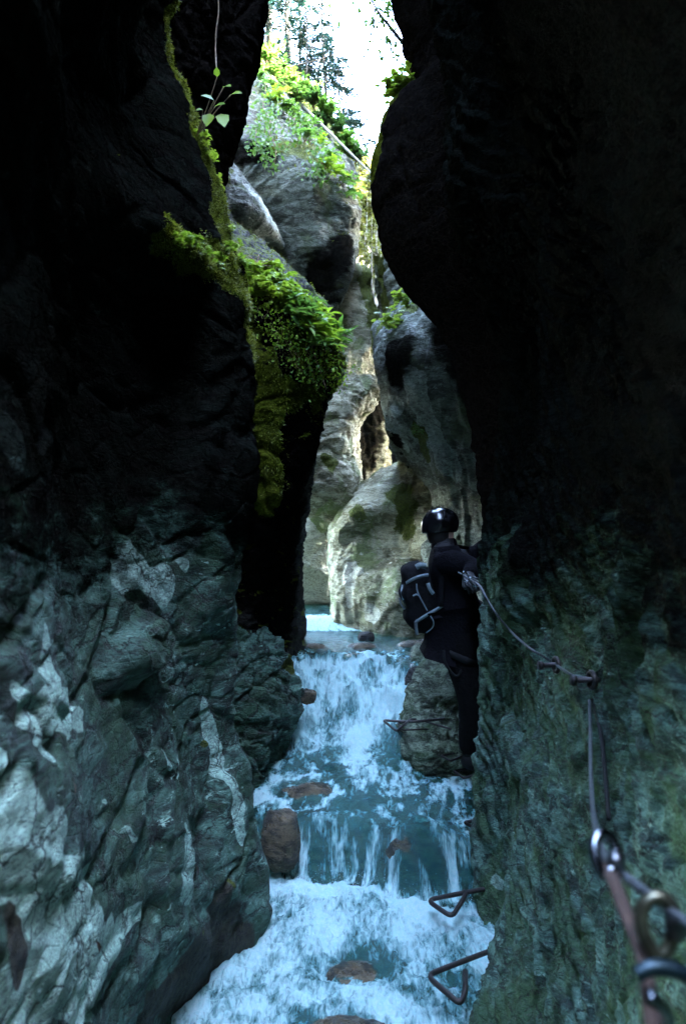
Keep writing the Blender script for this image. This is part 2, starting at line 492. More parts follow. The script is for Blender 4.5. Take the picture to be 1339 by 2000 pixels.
rock_patch('canyon_wall', with_light_block(near_left, -1), M_LEFT, dict(s=.85, slabs=.4, big=.055, strata=.010, crack=.024, rough=.008, cscale=(1.3, 1.3, 2.4), blocks=.12, upmoss=.0, shade_z=(-.75, .3)), res=2.6,  # shade of the upper wall is painted on
           bumps=[(P(290, 1265, 2.95), (.24, .3, .13), .10), (P(350, 1290, 3.1), (.12, .2, .10), .07), (P(420, 1150, 3.55), (.10, .3, .25), .05), (P(440, 1650, 3.6), (.1, .25, .35), .05),
                  (P(400, 1480, 3.4), (.02, .3, .45), -.06), (P(300, 1700, 2.8), (.05, .2, .35), -.05), (P(380, 480, 3.3), (.25, .4, .06), .05)],
           masks=dict(pale=pale_l, brown=brown_l, moss=moss_l), cracks=cracks_l, key='near_left',
           label='near left wall of the gorge, black above and teal grey with pale patches below')

# ---- near right wall
sil_r = wcol([w(1.2, 3.9, 10.0), w(.5, 3.9, 4.0), w(.4, 4.0, 3.0), (860, 0, 4.1), (875, 200, 4.1), (880, 400, 4.1), (930, 560, 4.15), (985, 700, 4.2), (990, 850, 4.2), (975, 950, 4.2), (948, 1040, 4.2), (937, 1110, 4.2), (946, 1200, 4.2), (944, 1300, 4.2), (946, 1400, 4.2),
              (934, 1480, 4.2), (930, 1560, 4.15), (930, 1640, 4.1), (940, 1740, 4.0), (944, 1840, 3.8), (932, 1920, 3.6), (915, 2010, 3.4), w(.45, 3.3, -2.8)])
r3 = wcol([w(1.6, 3.2, 10.0), w(.6, 3.2, 3.4), w(.45, 3.3, 2.45), (1010, 0, 3.4), (1030, 300, 3.3), (1070, 600, 3.3), (1085, 800, 3.25), (1070, 950, 3.2), (1050, 1080, 3.15), (1050, 1200, 3.2), (1050, 1350, 3.15), (1045, 1500, 3.05),
           (1035, 1650, 3.0), (1005, 1800, 3.0), (965, 1950, 3.0), (945, 2050, 2.95), w(.45, 2.85, -2.2), w(.5, 2.8, -2.8)])
r2 = wcol([w(1.6, 2.3, 10.0), w(.6, 2.3, 2.8), w(.45, 2.3, 1.8), (1170, 0, 2.45), (1190, 300, 2.4), (1220, 600, 2.45), (1230, 850, 2.4), (1220, 1000, 2.4), (1210, 1200, 2.38), (1200, 1400, 2.35), (1195, 1600, 2.3), (1185, 1800, 2.25),
           (1170, 2000, 2.2), w(.62, 2.2, -2.0), w(.5, 2.2, -2.8)])
r1 = wcol([w(1.6, 1.3, 10.0), w(.6, 1.3, 2.4), w(.45, 1.3, 1.35), (1400, 200, 1.7), (1420, 400, 1.7), (1440, 800, 1.7), (1430, 1100, 1.7), (1410, 1400, 1.65), (1390, 1700, 1.6), (1370, 2000, 1.55), w(.62, 1.5, -2.0), w(.5, 1.5, -2.8)])
r0 = wcol([w(1.8, .2, 10.0), w(.8, .2, 2.5), w(.9, .2, 1.1), w(1.35, .2, .3), w(1.2, .2, -.8), w(.62, .2, -2.0), w(.5, .2, -2.8)])
rm1 = wcol([w(4.2, -1.0, 10.0), w(3.2, -1, 2.8), w(2.2, -1, 1.5), w(1.6, -1, -.5), w(.6, -1, -2.8)])  # unseen columns behind the camera, added to keep out sun and rear sky
rm2 = wcol([w(4.2, -2.6, 10.0), w(3.4, -2.6, 2.8), w(1.3, -2.6, 2), w(1.0, -2.6, -.5), w(.6, -2.6, -2.8)])
rm3 = wcol([w(4.2, -4, 10.0), w(3, -4, 3), w(1.2, -4, 2), w(.9, -4, -.5), w(.6, -4, -2.8)])
rm4 = wcol([w(-.9, -8, 10.0), w(-.9, -5.6, 4.2), w(-.7, -5.2, 1.5), w(-.5, -4.8, -.5), w(-.4, -4.8, -2.8)])  # unseen end wall, added to close the gap letting rear light in
near_right = [rm4, rm3, rm2, rm1, r0, r1, r2, r3, off(sil_r, .09, -.38), sil_r, off(sil_r, .09, .15), off(sil_r, .5, .35), off(sil_r, 2.0, .6)]
rock_patch('canyon_wall', with_light_block(near_right, 1), M_RIGHT, dict(s=1.15, big=.07, strata=.022, crack=.012, rough=.018, flute=.026, dir=(.1, -.55, .83), sfreq=9, shade_z=(-1.0, .2)), res=2.6,  # upper part darkened with painted shade
           bumps=[(P(1000, 1130, 3.6), (.18, .5, .32), .10), (P(1075, 1490, 3.0), (.03, .25, .14), -.09), (P(1010, 1450, 3.5), (.2, .4, .10), .06), (P(1270, 1500, 2.1), (.06, .2, .8), -.09)],
           masks=dict(pale=[(.05, [P(960, 1700, 4.0), P(990, 1780, 3.6)])]), cracks=[(14, -.07, [(1262, 1000), (1275, 1250), (1268, 1500), (1275, 1800)]), (8, -.06, [(1040, 1455), (1065, 1500), (1085, 1540), (1088, 1590)]), (7, -.04, [(938, 1468), (985, 1480), (1022, 1492)]), (6, -.03, [(1080, 1600), (1075, 1750), (1090, 1850)]), (6, -.03, [(1010, 1650), (1020, 1800), (1010, 1950)]),
                   (6, -.03, [(975, 1560), (985, 1700), (990, 1850)]), (16, .04, [(1000, 1560), (1040, 1540)]), (10, -.04, [(1150, 1850), (1145, 1960)]), (8, -.04, [(1110, 1280), (1130, 1400), (1160, 1450)])],
           key='near_right',
           label='near right wall of the gorge, fluted olive grey rock carrying the steel cable')

# ---- overhanging black prow, upper right
sil = wcol([w(.45, 4.9, 10.0), (745, -120, 4.9), (770, 0, 4.9), (797, 80, 4.9), (812, 150, 4.9), (806, 178, 4.9), (765, 205, 4.95), (745, 260, 5.0), (732, 330, 5.0), (734, 400, 5.0), (744, 480, 5.0),
            (766, 530, 5.0), (800, 572, 5.0), (850, 620, 5.0), (900, 720, 5.0), (930, 850, 5.0), (950, 1000, 5.0), (960, 1200, 5.0), w(.9, 5.0, -2.8)],
           levels=[10.0, 5, 4, 3.5, 3.2, 2.95, 2.74, 2.62, 2.5, 2.35, 2.15, 1.9, 1.6, 1.4, 1.2, .9, .5, 0, -.6, -1.4, -2.8])
prow = [off(sil, 1.2, -1.6), off(sil, .55, -.9), off(sil, .16, -.35), sil, off(sil, .05, .25), off(sil, .35, .6), off(sil, .9, 1.8), off(sil, 1.3, 4.5), off(sil, 4.5, 5.5)]  # rear columns carried back out of view to block the sun
rock_patch('overhanging_rock', with_light_block(prow, 1, 8), M_DARK, dict(shade_z=(-9, -8), s=.9, big=.05, strata=.012, crack=.014, rough=.014), res=4.0, key='prow',  # the whole overhang carries painted shade
           masks=dict(moss=[(.10, [P(765, 215, 5), P(745, 330, 5)]), (.08, [P(775, 205, 4.9), P(812, 180, 4.8)])]),
           label='black overhanging prow of rock filling the upper right side')

# ---- dark mass behind the near left wall, top left
sil = wcol([w(-.45, 5.9, 10.0), (535, -100, 5.8), (522, 0, 5.8), (508, 60, 5.8), (500, 110, 5.8), (480, 155, 5.8), (474, 220, 5.8), (452, 285, 5.8), (436, 330, 5.8), (425, 420, 5.8), (420, 500, 5.7), w(-1.3, 5.6, .5), w(-1.4, 5.4, -2.8)],
           levels=[10.0, 5, 4.2, 3.8, 3.55, 3.3, 3.1, 2.9, 2.7, 2.4, 2.0, 1.6, 1.0, 0, -1.5, -2.8])
rock_patch('overhanging_rock', with_light_block([off(sil, -2.4, -2.2), off(sil, -.7, -1.3), off(sil, -.35, -.8), off(sil, -.12, -.3), sil, off(sil, -.1, .3), off(sil, -.7, .6), off(sil, -2, 2.5)], -1, 8), M_DARK,  # first column reaches forward, unseen, to shut out sky light
           dict(shade_z=(-9, -8), s=.9, big=.06, strata=.02, crack=.02, rough=.014), res=4.0,  # painted shade over the whole mass
           label='dark rock pillar top left, seen past the mossy rib')

# ---- left middle buttress with the planted ledge: rows run over the top, down the face
def row(*p): return [q[1:] if q[0] == 'w' else P(*q) for q in p]


bl_rows = [
    row((380, 380, 6.6), (460, 440, 6.6), (540, 500, 6.6), (600, 560, 6.8), (640, 600, 7.2), (600, 590, 8.0)),
    row((380, 440, 5.6), (455, 480, 5.6), (535, 530, 5.6), (600, 600, 5.7), (650, 660, 6.1), (610, 640, 7.6)),
    row((370, 520, 4.8), (450, 540, 4.8), (530, 580, 4.9), (600, 650, 5.1), (662, 690, 5.6), (600, 690, 7.4)),
    row((370, 600, 4.7), (450, 620, 4.7), (525, 660, 4.8), (590, 720, 5.0), (662, 725, 5.5), (580, 740, 7.4)),
    row((370, 700, 4.9), (450, 720, 4.9), (515, 750, 4.85), (580, 780, 5.1), (636, 792, 5.6), (570, 800, 7.4)),
    row((380, 820, 5.2), (450, 840, 5.1), (520, 850, 4.9), (565, 860, 5.2), (616, 872, 5.8), (560, 880, 10.0)),
    row((380, 930, 5.3), (450, 950, 5.2), (530, 960, 4.95), (560, 965, 5.3), (601, 960, 6.2), (560, 970, 7.6)),
    row((370, 1050, 5.4), (440, 1050, 5.4), (515, 1060, 5.2), (550, 1060, 5.6), (590, 1050, 6.5), (560, 1060, 7.8)),
    row((370, 1150, 5.5), (430, 1150, 5.5), (500, 1160, 5.4), (545, 1160, 5.9), (583, 1130, 6.8), (560, 1130, 7.9)),
    row((360, 1260, 5.5), (420, 1260, 5.5), (495, 1260, 5.5), (550, 1240, 6.2), (592, 1230, 6.9), (560, 1220, 7.9)),
    row((360, 1420, 5.5), (420, 1420, 5.5), (490, 1420, 5.6), (550, 1350, 6.2), (590, 1300, 6.9), (560, 1290, 7.9)),
    row((360, 1600, 5.5), (420, 1600, 5.5), (490, 1600, 5.6), (550, 1500, 6.2), (590, 1440, 6.9), (560, 1400, 7.9))]
moss_b = [(.20, [P(460, 500, 5.2), P(540, 560, 5.2), P(610, 630, 5.3), P(660, 690, 5.6)]), (.17, [P(590, 690, 5.0), P(650, 720, 5.5)]),
          (.10, [P(515, 720, 4.85), P(535, 850, 4.9), P(530, 960, 4.95)]), (.13, [P(525, 930, 4.95), P(530, 980, 4.95)]), (.06, [P(485, 600, 4.75), P(500, 700, 4.8)]),
          (.1, [P(560, 770, 5.0), P(620, 770, 5.3)])]
rock_patch('rock_buttress', np.swapaxes(np.array(bl_rows), 0, 1), M_DARK, dict(s=1.1, big=.05, strata=.018, crack=.03, rough=.018, flute=.02, upmoss=.75), res=3.0,
           masks=dict(moss=moss_b, stain=[(.5, [P(560, 800, 5.2), P(545, 1000, 5.3), P(560, 1200, 6.0)]), (.4, [P(500, 700, 4.8), P(480, 1100, 5.3)])]), key='ledge', label='dark middle left buttress with a mossy ledge full of green plants')  # shade painted on the face below the ledge

# ---- low rock at the left bank under it
low = wcol([(545, 1256, 5.5), (560, 1275, 5.5), (578, 1320, 5.5), (596, 1365, 5.5), (590, 1400, 5.45), (566, 1450, 5.4), (545, 1490, 5.35), w(-.5, 5.3, -2.4)], levels=[-.9, -1.0, -1.1, -1.2, -1.3, -1.4, -1.5, -1.65, -1.8, -2.4])
lowm = wcol([(480, 1255, 5.1), (500, 1320, 5.0), (510, 1400, 4.95), (515, 1470, 4.9), (500, 1530, 4.85), w(-.6, 4.8, -2.4)], levels=[-.9, -1.0, -1.1, -1.2, -1.3, -1.4, -1.5, -1.65, -1.8, -2.4])
lows = [off(lowm, -.25, -.2), lowm, off(low, -.10, -.3), low, off(low, -.08, .2), off(low, -.5, .5)]
for c in lows: c.insert(0, (c[0][0] - .2, c[0][1] + .25, c[0][2] + .12)); c.insert(0, (c[0][0] - .4, c[0][1] + .2, c[0][2] + .1))
rock_patch('rock_buttress', lows, M_LEFT, dict(s=1.4, big=.05, strata=.03, crack=.04, rough=.02), res=3.0,
           masks=dict(moss=[(.1, [P(560, 1300, 5.5)])]), label='low knobbly rock at the foot of the left wall, wet with trickles')

# ---- pale slab and hanging prow further up on the left
slab = [row((380, 250, 8.2), (432, 292, 8.0), (470, 345, 8.2), (500, 400, 9.4)),
        row((380, 300, 7.4), (436, 330, 7.4), (482, 365, 7.8), (520, 420, 9.4)),
        row((380, 400, 7.2), (440, 410, 7.2), (512, 430, 7.6), (540, 460, 9.4)),
        row((380, 500, 7.0), (450, 500, 7.1), (545, 500, 10.0), (570, 520, 9.4)),
        row((380, 620, 7.0), (460, 620, 7.1), (575, 600, 10.0), (600, 600, 9.4)),
        row((380, 800, 7.0), (460, 800, 7.1), (585, 760, 10.0), (600, 760, 9.4))]
rock_patch('rock_slab', np.swapaxes(np.array(slab), 0, 1), M_MIDW, dict(s=.8, big=.05, strata=.012, crack=.008, rough=.02, flute=.04, dir=(.6, .2, .75)), res=3.0,
           masks=dict(moss=[(.12, [P(410, 300, 7.8), P(430, 360, 7.3)])], pale=[(.2, [P(490, 400, 7.6), P(530, 480, 10.0)])]), label='pale blue grey slab leaning behind the left ledge')
cr = [row((420, 60, 12.5), (520, 110, 12.5), (600, 180, 12.5), (660, 250, 12.8), (700, 310, 13.3), (640, 320, 15)),
      row((420, 130, 10.5), (490, 165, 10.5), (560, 225, 10.5), (630, 290, 10.6), (685, 360, 11.2), (640, 360, 14)),
      row((420, 200, 9.6), (480, 240, 9.5), (550, 275, 9.5), (630, 320, 9.5), (696, 392, 10.2), (650, 400, 13.5)),
      row((425, 300, 9.3), (490, 330, 9.2), (560, 350, 9.1), (640, 370, 9.2), (701, 425, 9.9), (650, 430, 13.5)),
      row((430, 400, 9.5), (500, 410, 9.3), (570, 425, 9.2), (640, 430, 9.3), (700, 460, 9.9), (650, 470, 13.5)),
      row((440, 470, 9.6), (510, 480, 9.4), (575, 480, 9.3), (640, 490, 9.2), (692, 505, 9.8), (645, 510, 13.5)),
      row((450, 540, 9.7), (520, 545, 9.6), (580, 550, 9.5), (635, 560, 9.4), (676, 562, 9.8), (640, 560, 13.5)),
      row((460, 620, 9.9), (520, 625, 9.8), (575, 630, 9.7), (615, 640, 9.6), (645, 640, 9.9), (630, 640, 13.5)),
      row((460, 760, 10.0), (520, 760, 9.9), (555, 760, 9.8), (585, 760, 9.8), (600, 760, 10.0), (630, 760, 13.5))]
rock_patch('rock_prow', np.swapaxes(np.array(cr), 0, 1), M_MIDW, dict(s=.7, big=.09, strata=.028, crack=.022, rough=.035, dir=(-.6, .2, .75), sfreq=6, upmoss=.45), res=3.5,
           masks=dict(moss=[(1.3, [P(440, 60, 12.5), P(520, 110, 12.5), P(600, 180, 12.5), P(660, 250, 12.8), P(700, 310, 13.3)]), (.3, [P(640, 310, 10), P(690, 385, 10.4)]), (.25, [P(560, 290, 9.4), P(620, 300, 9.4)])], stain=[('px', 45, [(640, 540), (600, 600)]), ('px', 30, [(680, 470), (660, 520)]), ('px', 26, [(470, 290), (530, 290)])]), key='prow_left', label='grey hanging prow of rock topped with greenery, left of the bright slit')  # shade under the overhang painted as dark patches

# ---- far pillar: moss-topped column under the slit, back wall and pale bulge
d1 = wcol([(672, 480, 10.2), (690, 520, 10.2), (706, 570, 10.2), (722, 610, 10.2), (738, 660, 10.2), (742, 700, 10.2), (733, 735, 10.2), (742, 800, 10.2), (750, 900, 10.3), (760, 1000, 10.3), (770, 1260, 10.3), w(.6, 9.7, -2.6)],
          levels=[3.3, 3.1, 2.9, 2.7, 2.5, 2.3, 2.1, 1.9, 1.7, 1.5, 1.2, .8, .3, -.3, -1, -2.6])
dcol = [off(d1, -1.6, -.3), off(d1, -.9, -.35), off(d1, -.42, -.3), off(d1, -.12, -.12), d1, off(d1, .05, .25), off(d1, -.5, 1.2)]
for c in dcol: c[0] = (c[0][0] - .5, c[0][1] + 1.0, c[0][2] - .1)
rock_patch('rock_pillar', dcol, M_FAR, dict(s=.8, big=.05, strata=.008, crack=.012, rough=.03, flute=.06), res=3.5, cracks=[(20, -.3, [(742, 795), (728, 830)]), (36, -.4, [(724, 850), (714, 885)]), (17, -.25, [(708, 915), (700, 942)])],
           masks=dict(moss=[(.16, [P(725, 600, 10.2), P(735, 690, 10.2)]), (.12, [P(692, 520, 10.2), P(708, 580, 10.2)])], stain=[('px', 26, [(745, 800), (732, 830)]), ('px', 44, [(726, 850), (716, 885)]), ('px', 22, [(708, 915), (702, 942)])], pale=[('px', 10, [(692, 662)])]),  # the carved hollow is deepened with painted shade
           label='slender rock column with a mossy nose below the bright slit')

aw = [row((560, 760, 8.6), (640, 740, 8.6), (700, 730, 8.7), (735, 735, 8.9), (742, 740, 9.2)),
      row((560, 830, 8.4), (630, 810, 8.4), (690, 780, 8.5), (728, 770, 8.8), (745, 770, 9.3)),
      row((560, 890, 8.3), (612, 880, 8.3), (668, 850, 8.4), (690, 830, 8.8), (700, 830, 9.8)),
      row((560, 940, 8.2), (610, 925, 8.2), (660, 900, 8.3), (683, 890, 8.7), (700, 880, 9.8)),
      row((570, 985, 8.3), (625, 965, 8.2), (665, 950, 8.2), (692, 945, 8.5), (705, 930, 9.8)),
      row((600, 1010, 8.6), (645, 1000, 8.4), (672, 990, 8.3), (695, 985, 8.4), (715, 970, 9.8)),
      row((640, 1050, 9.0), (655, 1045, 8.8), (680, 1040, 8.6), (700, 1030, 8.7), (720, 1010, 9.8))]
rock_patch('rock_arch', np.swapaxes(np.array(aw), 0, 1), M_FAR, dict(s=.9, big=.07, strata=.02, crack=.03, rough=.03), res=3.5,
           masks=dict(moss=[(.07, [P(640, 900, 8.3), P(650, 940, 8.3)])]), label='narrow olive rock rib bridging down left of the black hole')

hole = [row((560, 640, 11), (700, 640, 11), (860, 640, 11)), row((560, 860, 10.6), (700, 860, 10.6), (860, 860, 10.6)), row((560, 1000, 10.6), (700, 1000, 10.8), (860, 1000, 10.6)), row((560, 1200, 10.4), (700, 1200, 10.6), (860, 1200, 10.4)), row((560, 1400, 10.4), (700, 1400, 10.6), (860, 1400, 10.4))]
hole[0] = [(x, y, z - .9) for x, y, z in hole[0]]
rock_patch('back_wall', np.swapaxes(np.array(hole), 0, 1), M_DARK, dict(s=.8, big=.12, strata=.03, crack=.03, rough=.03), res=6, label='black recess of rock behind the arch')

ew = [row((520, 880, 9.6), (580, 880, 9.6), (640, 900, 9.6), (700, 950, 9.8)), row((520, 980, 9.4), (580, 980, 9.3), (640, 990, 9.3), (700, 1000, 9.6)), row((520, 1080, 9.2), (580, 1080, 9.1), (640, 1080, 9.2), (700, 1080, 9.5)),
      row((520, 1150, 9.2), (580, 1155, 9.05), (640, 1150, 9.1), (700, 1150, 9.5)), row((520, 1185, 9.5), (580, 1190, 9.4), (640, 1190, 9.4), (700, 1190, 9.6)), row((520, 1215, 9.7), (580, 1215, 9.6), (640, 1215, 9.6), (700, 1215, 9.7)), row((520, 1320, 9.7), (580, 1320, 9.6), (640, 1320, 9.6), (700, 1320, 9.7))]
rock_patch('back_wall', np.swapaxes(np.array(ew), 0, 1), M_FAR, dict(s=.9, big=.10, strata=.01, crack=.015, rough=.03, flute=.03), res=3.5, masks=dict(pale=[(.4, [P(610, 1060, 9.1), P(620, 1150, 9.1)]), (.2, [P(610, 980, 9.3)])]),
           label='bright pale rock wall at the far end above the small cascade')

fr = [row((660, 1010, 8.9), (690, 960, 8.8), (740, 925, 8.8), (790, 900, 8.8), (850, 880, 8.6), (930, 860, 8.2)),
      row((652, 1030, 8.5), (680, 985, 8.3), (740, 950, 8.2), (795, 935, 8.2), (850, 930, 8.0), (930, 920, 7.8)),
      row((650, 1055, 8.3), (684, 1010, 8.0), (740, 990, 7.9), (800, 985, 7.9), (860, 980, 7.8), (930, 980, 7.6)),
      row((650, 1080, 8.3), (700, 1045, 8.1), (745, 1040, 8.05), (800, 1040, 7.9), (860, 1040, 7.7), (930, 1040, 10.0)),
      row((650, 1120, 8.2), (690, 1100, 8.0), (745, 1090, 7.95), (800, 1090, 7.8), (860, 1090, 7.6), (930, 1090, 7.4)),
      row((652, 1170, 8.1), (695, 1160, 7.85), (745, 1150, 7.7), (800, 1150, 7.6), (860, 1150, 10.0), (930, 1150, 7.3)),
      row((656, 1220, 8.1), (700, 1215, 7.85), (745, 1215, 7.6), (800, 1210, 7.45), (860, 1210, 7.35), (930, 1210, 7.2)),
      row((660, 1250, 8.1), (700, 1248, 7.85), (745, 1252, 7.6), (800, 1245, 7.45), (860, 1250, 7.35), (930, 1250, 7.2)),
      row((662, 1340, 8.1), (700, 1340, 7.85), (745, 1340, 7.6), (800, 1340, 7.45), (860, 1340, 7.35), (930, 1340, 7.2))]
fr = [[(p[0][0] + .02, p[0][1] + .9, p[0][2])] + p for p in fr]
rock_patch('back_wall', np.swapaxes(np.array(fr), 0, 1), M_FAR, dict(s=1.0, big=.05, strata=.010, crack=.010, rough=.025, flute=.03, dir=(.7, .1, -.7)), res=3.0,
           masks=dict(moss=[(.13, [P(780, 960, 8.0), P(800, 1030, 7.9)]), (.08, [P(700, 1000, 8.0)])], pale=[(.12, [P(690, 1120, 8), P(700, 1180, 8)]), (.1, [P(730, 1200, 7.7)])]), cracks=[(20, -.16, [(700, 1022), (728, 1040), (752, 1058)]), (6, -.04, [(712, 1060), (716, 1130), (708, 1220)]), (5, -.03, [(680, 1110), (740, 1100)]), (7, -.05, [(745, 1190), (770, 1140), (800, 1100)])], key='bulge',
           label='pale swollen rock face standing in the pool behind the climber')

# ---- right middle wall with the small planted ledge
rb = [row((735, 640, 9.0), (760, 640, 8.2), (800, 590, 8.0), (860, 560, 7.6), (960, 540, 6.6)),
      row((742, 648, 8.2), (756, 642, 7.4), (800, 615, 7.0), (860, 600, 6.6), (960, 590, 6.2)),
      row((750, 700, 8.2), (743, 690, 7.1), (790, 680, 6.6), (860, 680, 6.4), (960, 680, 6.0)),
      row((760, 760, 8.4), (752, 755, 7.2), (800, 750, 6.7), (870, 750, 6.4), (970, 750, 6.0)),
      row((775, 850, 8.4), (768, 840, 7.4), (825, 830, 6.9), (885, 830, 6.5), (980, 830, 6.0)),
      row((790, 930, 8.4), (788, 920, 10.0), (845, 910, 7.1), (900, 910, 6.6), (985, 910, 6.0)),
      row((820, 1000, 8.4), (815, 985, 10.0), (865, 970, 7.2), (915, 970, 6.7), (990, 970, 6.0)),
      row((850, 1080, 8.4), (838, 1080, 7.4), (880, 1080, 7.1), (930, 1080, 6.6), (995, 1080, 6.0)),
      row((850, 1250, 8.0), (848, 1230, 7.2), (890, 1230, 6.9), (930, 1230, 6.5), (995, 1230, 6.0)),
      row((850, 1450, 8.0), (860, 1420, 7.2), (890, 1420, 6.8), (930, 1420, 6.4), (995, 1420, 6.0))]
rock_patch('rock_wall', np.swapaxes(np.array(rb), 0, 1), M_MIDW, dict(s=.8, big=.08, strata=.01, crack=.01, rough=.02, flute=.06), res=3.5,
           masks=dict(moss=[(.12, [P(825, 840, 6.9), P(832, 880, 7.0)]), (.15, [P(760, 640, 7.4), P(830, 600, 6.9)])], stain=[('px', 38, [(775, 690), (768, 730)]), ('px', 40, [(900, 720), (960, 900)]), ('px', 50, [(870, 640), (940, 760)]), ('px', 18, [(800, 930), (850, 1010)]), ('px', 12, [(765, 850), (785, 920)])], pale=[('px', 30, [(805, 740), (845, 850), (885, 920)]), ('px', 10, [(770, 800), (790, 880)])]), key='rledge', label='dark right wall with a small planted ledge and a streak of grey')  # shaded parts painted dark, the lit streak painted pale
rf = [row((736, 480, 10.5), (742, 500, 10), (775, 500, 9.8), (860, 480, 9.6)), row((736, 540, 10.5), (745, 540, 10), (780, 530, 9.7), (860, 520, 9.5)), row((738, 600, 10.5), (752, 600, 10), (790, 600, 9.6), (860, 600, 9.4)), row((745, 680, 10.5), (755, 680, 10), (800, 680, 9.6), (860, 680, 9.4))]
rock_patch('rock_wall', np.swapaxes(np.array(rf), 0, 1), M_MIDW, dict(s=.8, big=.08, strata=.03, crack=.03, rough=.03), res=4, masks=dict(moss=[(.1, [P(742, 500, 10), P(750, 600, 10)])]), label='small grey rock beyond the right ledge, ivied at its left edge')


def blob_mesh(name, c, r, k, seed=0, sub=5, rot=(0, 0, 0), sq=2.4, masks=None, cut=None):
    """boulder: a subdivided sphere squared off, displaced with the rock relief"""
    import bmesh
    bm = bmesh.new()
    bmesh.ops.create_icosphere(bm, subdivisions=sub, radius=1)
    V = np.array([v.co[:] for v in bm.verts])
    V = V / (np.sum(np.abs(V) ** sq, axis=1) ** (1 / sq))[:, None]
    V = V * (1 + .16 * fbm(V * 1.1 + seed, 3)[:, None])
    if cut:
        for nx, ny, nz, d in cut:
            q = np.array((nx, ny, nz)); q = q / np.linalg.norm(q)
            e = np.maximum(V @ q - d, 0)
            V = V - e[:, None] * q * .9
    V = V * np.array(r)
    R = np.array(Matrix.Rotation(rot[2], 3, 'Z') @ Matrix.Rotation(rot[1], 3, 'Y') @ Matrix.Rotation(rot[0], 3, 'X'))
    V = V @ R.T
    nn = V / np.linalg.norm(V, axis=1)[:, None]
    V = V + nn * rock_disp(V + np.array(c) + seed, k)[:, None]
    for v, q in zip(bm.verts, V): v.co = q
    me = bpy.data.meshes.new(name)
    bm.to_mesh(me); bm.free()
    for nm in ('pale', 'moss', 'brown'):
        attr(me, nm, mask_lines(V + np.array(c), masks[nm]) if masks and nm in masks else np.zeros(len(V)))
    return me


def boulder(c, r, label, mat=M_BOULDER, seed=0, name='boulder', k=None, **kw):
    k = k or dict(s=2.5, big=.02, strata=.006, crack=.006, rough=.006)
    o = link(name, blob_mesh(name, c, r, k, seed, **kw), mat)
    o.location = c
    tag(o, label, 'boulder')
    return o


boulder(P(548, 1640, 4.32), (.095, .11, .15), 'rusty brown block standing in the left of the lower waterfall', seed=3, sq=3.2)
boulder(P(592, 1562, 4.86), (.18, .13, .085), 'wet brown boulder breaking the surface mid stream above the lower fall', seed=8, rot=(0, -.15, .3))
boulder(P(700, 1300, 6.45), (.13, .1, .10), 'tan boulder washed over at the lip of the upper cascade, left of its twin', seed=12)
boulder(P(745, 1312, 6.45), (.09, .08, .10), 'smaller tan boulder at the lip of the upper cascade, right of its twin', seed=14)
boulder(P(706, 1268, 6.9), (.13, .11, .05), 'flat reddish brown stone at the edge of the still pool', seed=17)
boulder(P(615, 1268, 6.9), (.10, .08, .045), 'dark brown stone at the left edge of the shelf by the pool', seed=19)
boulder(P(822, 1262, 6.85), (.20, .10, .05), 'long reddish stone by the pool beneath the backpack', seed=23)
boulder(P(665, 1364, 6.12), (.055, .055, .07), 'small grey stone poking out of the white rapid', seed=29, mat=M_ANGULAR)
boulder(P(600, 1360, 5.55), (.055, .06, .05), 'round brown stone against the left bank beside the rapid', seed=31)
boulder(P(715, 1245, 7.3), (.07, .07, .045), 'small black rock at the foot of the pale swollen face', seed=37, mat=M_DARK)
boulder(P(580, 1290, 6.6), (.09, .1, .05), 'brown stone wedged under the dark left pillar', seed=39)
boulder(P(835, 1290, 6.3), (.13, .14, .12), 'dark wet rock under the climber, beside the upper cascade', seed=41, mat=M_ANGULAR, sq=3.2)
boulder(P(810, 1345, 6.0), (.10, .12, .16), 'dark wedge of rock between the rapid and the big angular rock', seed=47, mat=M_DARK, sq=3.5, rot=(0, .4, 0))
boulder(P(690, 1916, 3.5), (.12, .12, .05), 'drowned pale stone showing through the white pool', seed=43)
boulder(P(680, 2040, 3.0), (.17, .12, .06), 'reddish stone under the water at the bottom edge', seed=53)
boulder((.42, 4.27, -1.865), (.18, .12, .17), 'rounded boulder under the water on the right of the lower fall', seed=59)
boulder(P(884, 1405, 5.43), (.33, .40, .46), 'big slanting grey green rock on the right bank below the climber', mat=M_ANGULAR, seed=61, name='rock',
        k=dict(s=2.0, big=.05, strata=.03, crack=.02, rough=.02, dir=(-.7, 0, .7), sfreq=9), sub=6, sq=3.0, rot=(0, .32, .1), cut=[(-.8, -.45, .6, .62), (-.1, -.8, .6, .66)])

# ------------------------------------------------------------------ water
def fall_edge(x):        # where the lower fall's lip runs
    return 4.42 - .22 * sstep(.12, .30, x) + .09 * perlin(np.stack([x * 11, x * 0 + 4, x * 0 + 3], -1)) * .5 + .07 * perlin(np.stack([x * 5, x * 0, x * 0 + 3], -1)) + .10 * sstep(-.2, -.4, x)


def water_h(x, y):
    p = np.stack([x, y, x * 0], -1)
    ed = fall_edge(x)
    lo = -2.0 + .02 * (y - 3)
    run = -1.735 + (y - 4.5) * .10
    t = sstep(-.17, .05, y - ed)
    h = lo + (run - lo) * t
    e2 = 6.34 + .26 * perlin(np.stack([x * 3, x * 0 + 5, x * 0], -1)) - .22 * sstep(.2, .45, x) - .1 * sstep(-.1, -.35, x)
    top = -1.175 + .03 * (y - 6.6).clip(-1, .4) * .6
    t2 = .85 * sstep(-.95, .12, y - e2 + .12 * perlin(np.stack([x * 4, y * 3, x * 0 + 2], -1))) + .15 * sstep(-.10, .10, y - e2)
    h = h + (top - h) * t2
    h = h + .10 * sstep(7.75, 8.15, y)
    return h, t, t2, ed, e2


